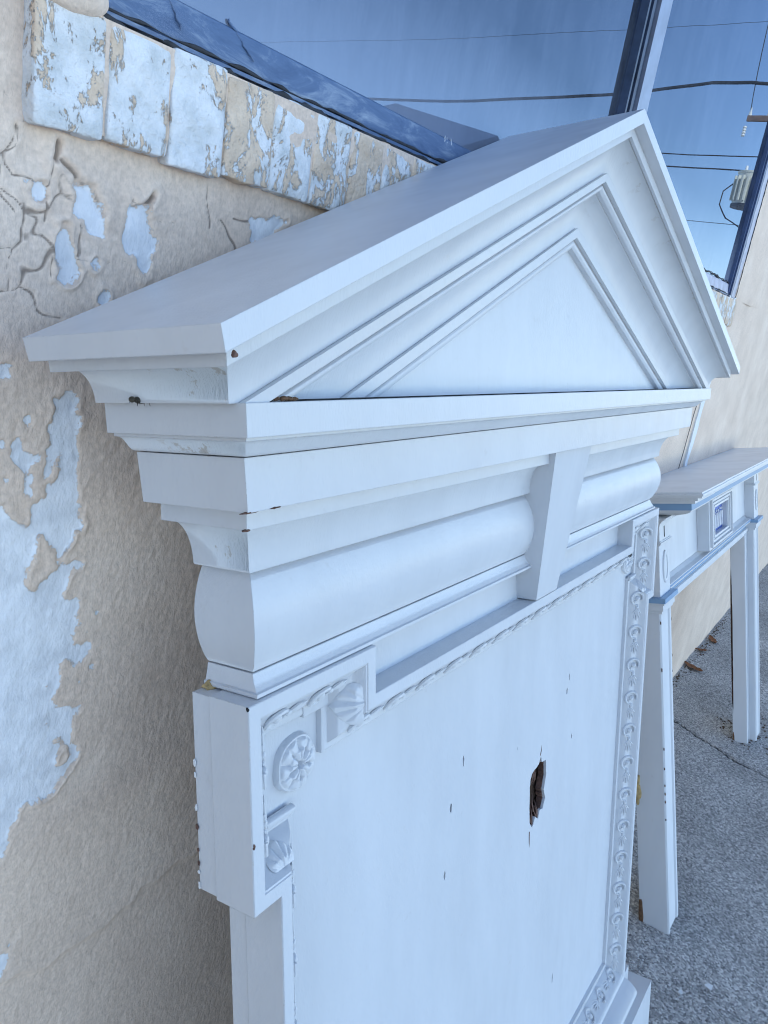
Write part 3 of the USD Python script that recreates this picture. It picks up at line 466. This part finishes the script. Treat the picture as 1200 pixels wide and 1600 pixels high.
# field panel with a broken hole and nail holes
hole = Polygon([(.649, -.362), (.655, -.352), (.664, -.349), (.682, -.346), (.690, -.334), (.694, -.347), (.711, -.352), (.712, -.385), (.704, -.41), (.711, -.43), (.702, -.447), (.690, -.443), (.683, -.458), (.672, -.447), (.660, -.462), (.650, -.449), (.648, -.42)])
unr = lambda a, b: ((a - .012 * b) / (1 + .055 * b / Wd), b)
hole = Polygon([unr(q[0] + .002, -.397 + (q[1] + .400) * .84) for q in hole.exterior.coords[:-1]]); hole = jag(hole, .0005, .004, 5)
nails = [(.395, -.288, .0045, .010), (.428, -.237, .003, .012), (.810, -.245, .003, .010), (.800, -.267, .004, .009), (.829, -.360, .003, .008), (.379, -.374, .003, .009), (.769, -.796, .003, .016), (.6, -.29, .0012, .004)]
nl = [jag(shapely.affinity.scale(Point(a, b).buffer(1, 8), c * .62, d * .62), c * .12, .003, 40 + k) for k, (a, b, c, d) in enumerate([(*unr(q[0], q[1]), q[2], q[3]) for q in nails])]
fld = Polygon(inset(OUT, .032))
cut = ops.unary_union([hole.buffer(.0006)] + nl)
opart('field_panel', plate(fld.difference(cut), .0360, .0405), 'white_paint', False)
opart('panel_core', plate(Polygon(inset(OUT, .034)).difference(ops.unary_union([jag(hole.buffer(-.0008), .0012, .004, 8)] + [q.buffer(-.0002) for q in nl])), .0407, .0500), 'raw_wood', False)
opart('panel_back', box(.05, Wd - .05, .054, .056, -.98, -.06), 'dark_wood', False)
sh = []
for k in range(16):
    r = np.random.default_rng(60 + k); a = .662 + .047 * r.random(); bot = r.random() < .7
    z0 = -.446 + .007 * r.normal() if bot else -.352 + .005 * r.normal(); l = (.012 + .022 * r.random()) * (1 if bot else -1)
    sh.append(tube([(a, .0385, z0), (a + .003 * r.normal(), .0395, z0 + l * .6), (a + .004 * r.normal(), .043, z0 + l)], [.0018, .0014, .0002], 4))
for q_ in sh: opart('splinter', q_, 'raw_wood', False)
cr_ = [tube([(.670 + .0 * k, .0362, -.452 - .004 * k), (.671, .0358, -.470), (.673, .0361, -.480)], [.0012, .0008, .0002], 4) for k in range(2)] + [tube([(.703, .0361, -.338), (.707, .0359, -.330), (.709, .0361, -.322)], [.001, .0008, .0002], 4)]
for q_ in cr_: opart('splinter', q_, 'raw_wood', False)
# carved enrichment: a scroll, a bud and a split leaf, repeated along every run of the slope
def capsule(a, b, r0, r1, n=5):
    a, b = np.array(a, float), np.array(b, float); t = np.array([0, .15, .5, .85, 1.0])[:, None]; rr = np.array([.35, .9, 1, .8, .3]) * np.interp(t[:, 0], [0, 1], [r0, r1])
    return tube(a + (b - a) * t, rr, n)
def scroll_unit(k, L=.068):
    r = np.random.default_rng(900 + k % 5); s = L / .068; out = []
    th = np.linspace(-.6, 4.6, 15); rad = .0132 - .0012 * th / 4.6
    out.append(tube(np.c_[s * (-.012 + rad * np.cos(th + .5)), rad * np.sin(th + .5), np.full(15, .0012)], np.interp(th, [-.6, 1, 4.6], [.0012, .0030, .0024]), 7))
    out.append(ell((s * -.012, 0, .0015), (.0050, .0050, .0036), None, 2))
    out.append(ell((s * -.0065, .0045, .001), (.0026, .0026, .002), None, 1))
    for sg, a0, l in ((-1, .95, .019), (1, .95, .019), (-1, .45, .024), (1, .45, .024)):
        c = np.array([s * .008, 0.0, .0008]); e = c + l * np.array([s * math.cos(a0) * 1.0, sg * math.sin(a0) * .62, 0]); out.append(capsule(c, e, .0022, .0015))
    out.append(capsule((s * .010, 0, .001), (s * .033, 0, .0012), .0024, .0014)); out.append(ell((s * .005, 0, .0012), (.0040, .0034, .0028)))
    return cat(out)
SD = np.array([.0297, .0162])                                   # middle of the carved slope: inset, depth
tilt = math.atan2(1, 1)
P = np.array(OUT, float); kk = 0
for i in range(len(P)):
    a, b = P[i], P[(i + 1) % len(P)]; r0, r1 = inset(OUT, SD[0])[i], inset(OUT, SD[0])[(i + 1) % len(P)]
    ln = np.linalg.norm(r1 - r0); t = (b - a) / np.linalg.norm(b - a); nin = np.array([t[1], -t[0]])
    T3 = np.array([t[0], 0, t[1]]); B3 = np.array([nin[0] * math.cos(tilt), math.sin(tilt), nin[1] * math.cos(tilt)]); N3 = np.array([nin[0] * math.sin(tilt), -math.cos(tilt), nin[1] * math.sin(tilt)])
    def place(u, s):
        v = u.vertices; c = r0 + t * s; q = np.array([c[0], SD[1] - .0006, c[1]]); mm = u.copy(); mm.vertices = q + v[:, :1] * T3 + v[:, 1:2] * B3 + v[:, 2:3] * N3; return mm
    if ln < .04 or np.linalg.norm(b - a) < .06:                   # the short returns of the ears carry one acanthus leaf
        k_ = min(1, ln / .046); nu_, nv_ = 34, 30; U_, V2 = np.meshgrid(np.linspace(-1, 1, nu_), np.linspace(0, 1, nv_))
        hw_ = .0235 * k_ * (np.clip(np.sin(np.pi * (.16 + .84 * V2)), 0, 1) ** .55 * (1 - .25 * V2)); lx = U_ * hw_; ly = -.0185 * k_ + .037 * k_ * V2 - .004 * k_ * V2 * np.abs(U_)
        an = np.arctan2(lx, ly + .024 * k_); flute = np.abs(np.cos(an * 8.0)) ** .7
        lz = -.0008 + .0044 * np.clip(1 - U_ ** 4, 0, 1) * np.clip(4 * V2, 0, 1) * np.clip(6 * (1 - V2), 0, 1) * (.45 + .55 * flute) + .0016 * np.exp(-(lx / (.0022)) ** 2) * np.clip(6 * (1 - V2), 0, 1)
        fanl = [tm(np.c_[lx.ravel(), ly.ravel(), lz.ravel()], quads(nv_, nu_))]
        opart('carved_leaf', place(cat(fanl), ln / 2), 'white_paint_carved', True)
        continue
    n = max(1, round(ln / .0665)); L = ln / n
    for j in range(n):
        opart('carved_scroll', place(scroll_unit(kk, L), (j + .5) * L), 'white_paint_carved', 40); kk += 1
# rosettes in the ear corners of the field
def rosette():
    """five-lobed double flower on a dished disc"""
    R0 = .0275; nu, nt = 46, 150; u = np.linspace(0, 1.0, nu)[:, None]; th = np.linspace(0, 2 * math.pi, nt, endpoint=False)[None, :] + .12 * np.sin(5 * np.linspace(0, 1, nu))[:, None]
    win = lambda a, b, s=.06: 1 / (1 + np.exp(-(u - a) / s * 2.2)) / (1 + np.exp((u - b) / s * 2.2))
    lob = lambda ph: np.abs(np.cos(2.5 * (th + ph)))
    vein = lambda ph: np.exp(-(np.angle(np.exp(1j * 5 * (th + ph))) / 5 / .07) ** 2)
    hgt = .0025 + .0052 * np.sqrt(np.clip(1 - u ** 2, 0, 1)) + .0050 * np.clip(lob(.3), 0, .8) ** .6 * win(.50, .88) + .0056 * np.clip(lob(.3 + math.pi / 5), 0, .8) ** .6 * win(.20, .52, .05)
    hgt -= .0016 * vein(.3) * win(.5, .9) + .0014 * vein(.3 + math.pi / 5) * win(.2, .5)
    hgt -= .0040 * np.exp(-((u - .50) / .07) ** 2) * (1 - np.clip(lob(.3 + math.pi / 5) * 1.6, 0, 1)) + .0062 * np.exp(-(u / .12) ** 2) - .0028 * np.exp(-((u - .17) / .05) ** 2)
    hgt += .0022 * np.exp(-((u - .95) / .04) ** 2); hgt = hgt * 1.0
    rim = R0 * (1 + .02 * np.cos(5 * th[-1:] + .8)); rr_ = u * R0 * (1 + .02 * u * np.cos(5 * th + .8))
    V_ = np.stack([rr_ * np.cos(th), -np.broadcast_to(hgt, th.shape), rr_ * np.sin(th)], -1).reshape(-1, 3)
    skirt = V_[-nt:].copy(); skirt[:, 1] = .0010; skirt[:, [0, 2]] *= 1.02; V_ = np.r_[V_, skirt]
    return tm(V_, grid_faces(nu + 1, nt, True))
for cx in (.0925, Wd - .0925):
    m = rosette(); m.apply_translation((cx, .0362, -.094)); opart('rosette', m, 'white_paint_carved', True)
# ledges of the ears' lower returns
for sx in (0, 1):
    xs = (.046, .0840); m = tube(np.array([(xs[0], .0300, -.1340), (xs[1], .0300, -.1340)]), .0045, 12)
    if sx: m.vertices[:, 0] = Wd - m.vertices[:, 0]; m.invert()
    opart('ledge_bead', m, 'white_paint', True)
# foot: stepped rail, torus and plinth
opart('bottom_rail', box(-.010, Wd + .010, .004, D, -1.078, -1.0105))
tor = [(.002, -.0012, -1.0108)] + [(.004, .001 + .026 * math.sin(math.pi * t) ** .8, -1.0125 - .050 * t) for t in np.linspace(0, 1, 15)] + [(.002, -.01, -1.0640)]
opart('base_torus', sweep([(p - .034, q, z) for p, q, z in tor], .05))
opart('plinth', box(-.085, Wd + .085, -.030, D, ZB, -1.079))
# chips and bare wood where the paint is gone
def chip(c, r, seed, m='raw_wood', name='chip'):
    e = trimesh.creation.icosphere(subdivisions=2); e.vertices *= r; e.vertices *= (1 + .9 * (meshkit.fbm(e.vertices * 420 + seed * 7)[:, None] * 2 - 1)); e.apply_translation(c); opart(name, e, m, True)
chip((-.1135, -.1120, .2680), (.0022, .0018, .0018), 1)
chip((-.0345, -.0420, .1652), (.0085, .0018, .0008), 2); chip((-.010, -.0430, .1653), (.0080, .0014, .0007), 3)
chip((-.0200, -.0250, .1486), (.0045, .0018, .0009), 4)
chip((.0020, .0005, -.120), (.0013, .0012, .0034), 5); chip((.0005, .0012, -.002), (.0012, .0012, .0026), 6, 'gap_dark')
chip((.016, .060, .001), (.0060, .0050, .0035), 7, 'pale_wood')
for k in range(8):
    r = np.random.default_rng(200 + k); zz_ = -.02 - .16 * r.random()
    chip((.0004, .0655, zz_), (.0006, .0014, .0010 + .003 * r.random()), 20 + k, 'paint_flake' if k % 3 else 'raw_wood', 'flake')
for k in range(5):
    r = np.random.default_rng(300 + k); chip((.012 + .002 * r.random(), .0650, .03 + .05 * r.random()), (.0010, .0010, .0016), 50 + k, 'raw_wood', 'flake')

# small finds lying on the ledges of the overmantel
def pworld(p): v = rack(np.array([p]))[0]; return pl2w(v)
fly = thing('fly', 'small dark fly resting on the left end of the cornice', 'fly', pworld((-.0720, .020, .2395)), rz=-100)
part(fly, 'body', cat(ell((0, 0, .0035), (.0030, .0052, .0026), None, 2), ell((.0002, -.0062, .0038), (.0024, .0022, .0022), None, 2), [tube([(sx * .001, .003 * k, .003), (sx * .0042, .004 * k, .004), (sx * .0052, .0048 * k, .0004)], [.0004, .0004, .0002], 4) for sx in (-1, 1) for k in (-1, .1, 1)]), 'fly_body', True)
for sx in (-1, 1): part(fly, 'wing', ell((sx * .0028, .0052, .0058), (.0024, .0062, .0004), trimesh.transformations.rotation_matrix(sx * -.4, (0, 0, 1)), 2), 'fly_wing', True)
deb = [tube(np.array([(0, 0, 0), (.004, .001, .001), (.009, .0, .0012)]) * s + np.array([dx, dy, .001]), [.0008, .0016, .0004], 5) for s, dx, dy in ((1, 0, 0), (.8, .006, .001), (.7, -.005, .0015), (.6, .012, .0))] + [ell((.004, .001, .002), (.004, .002, .0016)), ell((.010, .001, .0016), (.003, .002, .0014))]
m = cat(deb); m.apply_translation(pworld((-.028, -.0685, .2412))); solo('dry_debris', m, 'rotten_wood', 'crumbs of dry brown debris lodged under the front of the pediment', 'debris')

# ------------------------------------------------------------------ second chimneypiece, leaning beyond the overmantel
PH = math.degrees(0.28058); MW, MH, MB = 1.459, 1.186, .0976
mp = thing('mantelpiece', 'white mantelpiece with blue lines and blue plaque leaning on the wall', 'mantelpiece', (.93167, -.42218, 0.002), rx=-PH)
def mpart(name, mesh, m='mantel_paint', smooth=30, parent=None, **k): return str(part(parent or mp, name, mesh, m, smooth, **k).GetPath())
def mir(m): q = m.copy(); q.vertices[:, 0] = MW - q.vertices[:, 0]; q.invert(); return q
def both(name, mesh, m='mantel_paint', smooth=30):
    mpart(name, mesh, m, smooth); mpart(name, mir(mesh), m, smooth)
def col(x0, x1, y0, layers, yb=.076):
    """blocks stacked with their own overhang: (z0, z1, overhang)"""
    return cat([box(x0 - o, x1 + o * .6, y0 - o, yb, a, b) for a, b, o in layers])
# legs: pilaster with rounded arris, a casing beside it, groove lines in blue
leg = Polygon([(0, .076), (0, .004), (.004, 0), (.012, 0), (.016, .004), (.080, .004), (.084, 0), (.096, 0), (.100, .004), (.100, .076)])
def vert(poly, z0, z1):
    e = trimesh.creation.extrude_polygon(poly, z1 - z0); e.apply_translation((0, 0, z0)); return e
both('leg', vert(leg, .0, .872), 'mantel_paint', False)
cas = Polygon([(.1004, .076), (.1004, .030), (.112, .030), (.114, .024), (.120, .024), (.122, .030), (.150, .030), (.152, .022), (.166, .022), (.168, .025), (.168, .076)])
both('casing', vert(cas, .012, .8640), 'mantel_paint', False)
both('blue_line', box(.1215, .1250, .0285, .034, .012, .8635), 'blue_paint', False)
both('capital', col(0, .100, 0, [(.8725, .8800, .004), (.8803, .8960, .008), (.8963, .9020, .012)]), 'mantel_paint', False)
both('blue_band', col(0, .100, 0, [(.9022, .9140, .016)]), 'blue_paint', False)
both('pilaster_block', vert(Polygon([(0, .076), (0, .001), (.001, 0), (.094, 0), (.095, .001), (.095, .076)]), .9142, 1.046), 'mantel_paint', False)
ov = trimesh.creation.torus(.5, .09, major_sections=32, minor_sections=8); v = ov.vertices.copy(); ov.vertices = np.c_[v[:, 0] * .036 + .048, v[:, 2] * .04 - .001, v[:, 1] * .072 + .985]
both('oval_patera', ov, 'mantel_paint', True)
dsk = trimesh.creation.cylinder(1, 1, sections=32); v = dsk.vertices.copy(); dsk.vertices = np.c_[v[:, 0] * .014 + .048, v[:, 2] * .003 - .0005, v[:, 1] * .030 + .985]
both('patera_field', dsk, 'mantel_paint', 40)
both('block_cap', col(0, .095, 0, [(1.0462, 1.0500, .004), (1.0501, 1.0530, .0065), (1.0531, 1.0560, .004), (1.0562, 1.0950, .002)] + [(1.0950 + .0023 * k + .0001, 1.0950 + .0023 * (k + 1), .004 + .020 * (1 - math.cos(k / 9 * math.pi / 2))) for k in range(10)]), 'mantel_paint', False)
both('slot', box(.040, .047, -.0025, .01, 1.062, 1.090), 'gap_dark', False)
# architrave under the frieze
def hrun(prof, x0, x1):
    V = [(x0, y, z) for y, z in prof] + [(x1, y, z) for y, z in prof]; return tm(V, grid_faces(2, len(prof)))
arch = [(.076, .8645), (.024, .8645), (.022, .8670), (.022, .8800), (.030, .8820), (.030, .8960), (.020, .8980), (.012, .9040), (.010, .9100), (.010, .9180), (.026, .9200), (.034, .9300), (.04, .9305)]
mpart('architrave', hrun(arch, .1005, MW - .1005)); 
mpart('blue_line', box(.101, MW - .101, .0285, .034, .8822, .8860), 'blue_paint', False)
mpart('opening_soffit', box(.168, MW - .168, .024, .076, .8600, .8644), 'mantel_paint', False)
mpart('blue_line', box(.101, MW - .101, .0085, .0120, .9105, .9150), 'blue_paint', False)
mpart('frieze_panel', box(.0955, MW - .0955, .034, .060, .9308, 1.118), 'mantel_paint', False)
fl_ = [mpart('flute', box(a, a + .0085, .029, .0338, 1.080, 1.110), 'mantel_paint', False) for a in list(np.arange(.100, .545, .0155)) + list(np.arange(.915, 1.35, .0155))]
# centre tablet with its framed plaque
TX0, TX1, TZ0, TZ1 = .555, .904, .9312, 1.0980
mpart('tablet', plate(Polygon([(TX0, TZ0), (TX1, TZ0), (TX1, TZ1), (TX0, TZ1)]).difference(shapely.box(TX0 + .075, TZ0 + .036, TX1 - .075, TZ1 - .036)), -.002, .0335), 'mantel_paint', False)
fr = []
for a, d in ((.016, .008), (.040, .005), (.062, .004)):
    s = .0 ; o = shapely.box(TX0 + a, TZ0 + a * .52, TX1 - a, TZ1 - a * .52); fr.append(plate(o.difference(o.buffer(-.007, join_style=2)), -.002 - d, -.0021))
mpart('tablet_frame', cat(fr), 'mantel_paint', False)
mpart('plaque', box(TX0 + .074, TX1 - .074, .014, .033, TZ0 + .035, TZ1 - .035), 'plaque_blue', False)
for k in range(7):
    r = np.random.default_rng(700 + k); xc = TX0 + .092 + k * .0275; zc = TZ0 + .046; h = .062 + r.normal(0, .003)
    f = [tube([(xc - .003, .0125, zc), (xc - .002, .012, zc + h * .45)], [.0026, .0036], 6), tube([(xc + .004, .0125, zc), (xc + .001, .012, zc + h * .45)], [.0026, .0036], 6), tube([(xc, .0122, zc + h * .42), (xc, .012, zc + h * .78)], [.0046, .0052], 6), ell((xc + .0005, .012, zc + h * .90), (.0038, .003, .0046)),
         tube([(xc + .003, .012, zc + h * .74), (xc + .010, .0125, zc + h * (.55 + .3 * r.random())), (xc + .014, .0128, zc + h * (.5 + .4 * r.random()))], [.0022, .002, .0014], 5)]
    mpart('relief_figure', cat(f), 'plaque_white', True)
# shelf with break-front ends
def plan(o, br=.022):
    f, e, s = .117 - o, .117 + br - o, .058 - o
    return Polygon([(-s, MB), (-s, -e + .02), (.215 - o, -e + .02), (.215 - o, -f), (MW - .215 + o, -f), (MW - .215 + o, -e + .02), (MW + s, -e + .02), (MW + s, MB)])
rr = trimesh.creation.extrude_polygon
sh = []
for o, z0, z1 in ((.012, 1.1720, 1.1724), (.004, 1.1715, 1.1765), (.0, 1.1766, 1.1815), (.003, 1.1816, 1.1860)): sh.append(vert(plan(o), z0, z1))
mpart('shelf', cat(sh), 'mantel_paint', 30)
mpart('shelf_moulding', cat(vert(plan(.016), 1.1640, 1.1718), vert(plan(.024), 1.1560, 1.1638), [vert(plan(.036 + .052 * (1 - math.sin(k / 8 * math.pi / 2))), 1.1182 + .0023 * k, 1.1182 + .0023 * (k + 1) - .0001) for k in range(9)]), 'mantel_paint', False)
mpart('blue_band', vert(plan(.034), 1.1387, 1.1558), 'blue_paint', False)
# broken corners of the feet
def mchip(c, r, seed, m):
    e = trimesh.creation.icosphere(subdivisions=3); e.vertices *= r; e.vertices *= (1 + .5 * (meshkit.fbm(e.vertices * 60 + seed * 5)[:, None] * 2 - 1)); e.apply_translation(c); mpart('bare_wood', e, m, True)
mchip((.000, .073, .038), (.003, .006, .040), 1, 'rotten_wood'); mchip((-.001, .072, .395), (.004, .010, .045), 2, 'pale_wood'); mchip((.167, .040, .010), (.004, .014, .014), 3, 'rotten_wood')
mchip((MW - .1675, .074, .02), (.002, .004, .03), 4, 'rotten_wood'); mchip((MW - .166, .074, .45), (.003, .004, .42), 5, 'dark_wood')
for k in range(16):
    r = np.random.default_rng(800 + k); e = ell((.0995 + .002 * r.normal() if k % 2 else .001, .0015 if k % 2 else .001, .05 + .8 * r.random()), (.0016, .0016, .003 + .004 * r.random())); mpart('chip', e, 'raw_wood', True)

# ------------------------------------------------------------------ litter on the ground
def leaf(x, y, rz, s, label):
    t = np.linspace(-1, 1, 9); u = np.linspace(-1, 1, 5); V = []
    r = np.random.default_rng(int(x * 1000))
    for a in t:
        w = .38 * (1 - a * a) ** .7 * (1 + .25 * math.sin(9 * a))
        for b in u: V.append((a, b * w, .10 * b * b + .14 * a * a + .05 * r.random()))
    V = np.array(V) * s; top = tm(V, grid_faces(9, 5)); bot = tm(V - [0, 0, .0008], [f[::-1] for f in grid_faces(9, 5)])
    m = cat(top, bot, tube([(s * 1.0, 0, .1 * s), (s * 1.5, .1 * s, .06 * s)], [.0012, .0008], 5)); m.apply_transform(trimesh.transformations.rotation_matrix(rz, (0, 0, 1))); m.apply_translation((x, y, .003)); solo('dry_leaf', m, 'dry_leaf', label, 'leaf', True)
leaf(3.275, -.040, .5, .050, 'curled red-brown leaf farthest along the foot of the wall'); leaf(3.075, -.026, 2.2, .034, 'small brown leaf in the middle of the three by the wall')
leaf(2.80, -.045, 1.2, .055, 'brown leaf nearest the left leg of the mantelpiece')
for (x, y, s, l) in ((.832, -.546, .011, 'larger white paint flake on the asphalt near the overmantel foot'), (.760, -.493, .007, 'smaller white paint flake on the asphalt beside the overmantel')):
    r = np.random.default_rng(int(x * 100)); a = np.sort(r.random(7) * 6.28); pl = Polygon([(x + s * (.6 + .6 * r.random()) * math.cos(q), y + s * (.6 + .6 * r.random()) * math.sin(q)) for q in a]).buffer(0)
    e = trimesh.creation.extrude_polygon(pl, .0022); e.apply_translation((0, 0, .002)); solo('paint_flake', e, 'paint_flake', l, 'paint flake', False)
so = []
for k in range(260):
    r = np.random.default_rng(4000 + k)
    if k < 120: x, y = 2.35 + .09 * r.normal(), -.36 + .05 * r.normal()
    else: x, y = 2.5 + 1.6 * r.random(), -.012 - abs(.02 * r.normal())
    so.append(ell((x, y, .001), (.003 + .004 * r.random(), .003 + .003 * r.random(), .002), None, 0))
p = solo('loose_soil', cat(so), 'soil', 'crumbs of brown soil along the foot of the wall', 'soil', True); meta(p.GetPrim(), kind='stuff')

# ------------------------------------------------------------------ across the lot: pole, transformer and cables, seen mirrored in the window
pole = thing('utility_pole', 'brown wooden utility pole with crossarm mirrored at the window edge', 'utility pole', (24.5, -4.55, -.02))
t = np.linspace(0, 1, 12); part(pole, 'shaft', tube(np.c_[t * 0, t * 0, t * 10.6], .17 - .05 * t, 14), 'pole_wood', True)
part(pole, 'crossarm', box(-.06, .06, -.98, 1.0, 7.78, 7.92), 'pole_wood', False)
for y in (-.93, -.45, .5, .93): part(pole, 'insulator', cat([trimesh.creation.cylinder(.05 - .012 * k, .05, sections=12, transform=trimesh.transformations.translation_matrix((0, y, 7.95 + .055 * k))) for k in range(4)]), 'porcelain', 40)
part(pole, 'insulator', cat([ell((0, -.98, 7.62 - .07 * k), (.06, .06, .04), None, 1) for k in range(4)]), 'porcelain', True)
tr = thing('transformer', 'cream finned transformer hung on the utility pole, mirrored in the window', 'transformer', (24.0, -4.86, 5.37))
can = trimesh.creation.revolve(np.array([(0, 0), (.36, 0), (.38, .05), (.38, .88), (.40, .90), (.40, .94), (.10, .97), (0, .97)]), sections=28); part(tr, 'tank', can, 'transformer_grey', 35)
for k in range(7):
    a = math.pi + (k - 3) * .34; b = box(.37, .47, -.022, .022, .14, .80); b.apply_transform(trimesh.transformations.rotation_matrix(a, (0, 0, 1))); part(tr, 'cooling_fin', b, 'transformer_grey', False)
part(tr, 'base_ring', trimesh.creation.cylinder(.395, .09, sections=28, transform=trimesh.transformations.translation_matrix((0, 0, .03))), 'cable', 40)
for y in (-.2, .18): part(tr, 'bushing', tube([(0, y, .95), (0, y, 1.12)], [.05, .03], 8), 'porcelain', True)
part(tr, 'drop_lead', tube([(-.1, -.42, .62), (-.35, -.60, .35), (-.3, -.62, 0), (.1, -.45, -.3), (.5, -.1, -.45)], .018, 6), 'cable', True)
def wire(pts, r, label):
    P_ = np.array(pts, float); n = 40; d = np.r_[0, np.cumsum(np.linalg.norm(np.diff(P_, axis=0), axis=1))]; s = np.linspace(0, d[-1], n)
    from scipy.interpolate import PchipInterpolator
    solo('power_line', tube(np.c_[PchipInterpolator(d, P_)(s)], r, 6), 'cable', label, 'cable', True)
wire([(24.5, -48, 9.4), (24.5, -30, 8.5), (24.5, -15.627, 8.135), (24.5, -13.024, 8.24), (24.5, -9.142, 8.46), (24.5, -7.72, 8.632), (24.5, -6.465, 8.764), (24.5, -5.849, 8.762), (24.5, -4.55, 8.66)], .045, 'thickest black cable of the lines mirrored in the window')
wire([(24.5, -48, 8.6), (24.5, -25, 6.9), (24.5, -7.62, 6.795), (24.5, -4.6, 6.85)], .016, 'upper of the two thin cables just above the mirrored transformer')
wire([(24.5, -48, 8.2), (24.5, -25, 6.5), (24.5, -7.427, 6.44), (24.5, -6.019, 6.457), (24.5, -4.6, 6.454)], .020, 'lower of the two thin cables just above the mirrored transformer')
wire([(24.5, -48, 10.9), (24.5, -16.063, 10.12), (24.5, -9.586, 10.219), (24.5, -4.55, 10.33)], .006, 'faint cable highest in the mirrored sky')
wire([(24.5, -40, 6.2), (24.5, -20, 5.2), (24.5, -6.366, 4.975), (24.5, -4.6, 4.973)], .009, 'faint cable passing under the mirrored transformer')
wire([(24.5, -5.481, 7.92), (24.5, -5.591, 9.077), (24.5, -5.640, 10.3), (24.6, -5.7, 12.5), (40.0, -5.7, 12.8)], .012, 'slanting thin cable rising from the crossarm end')
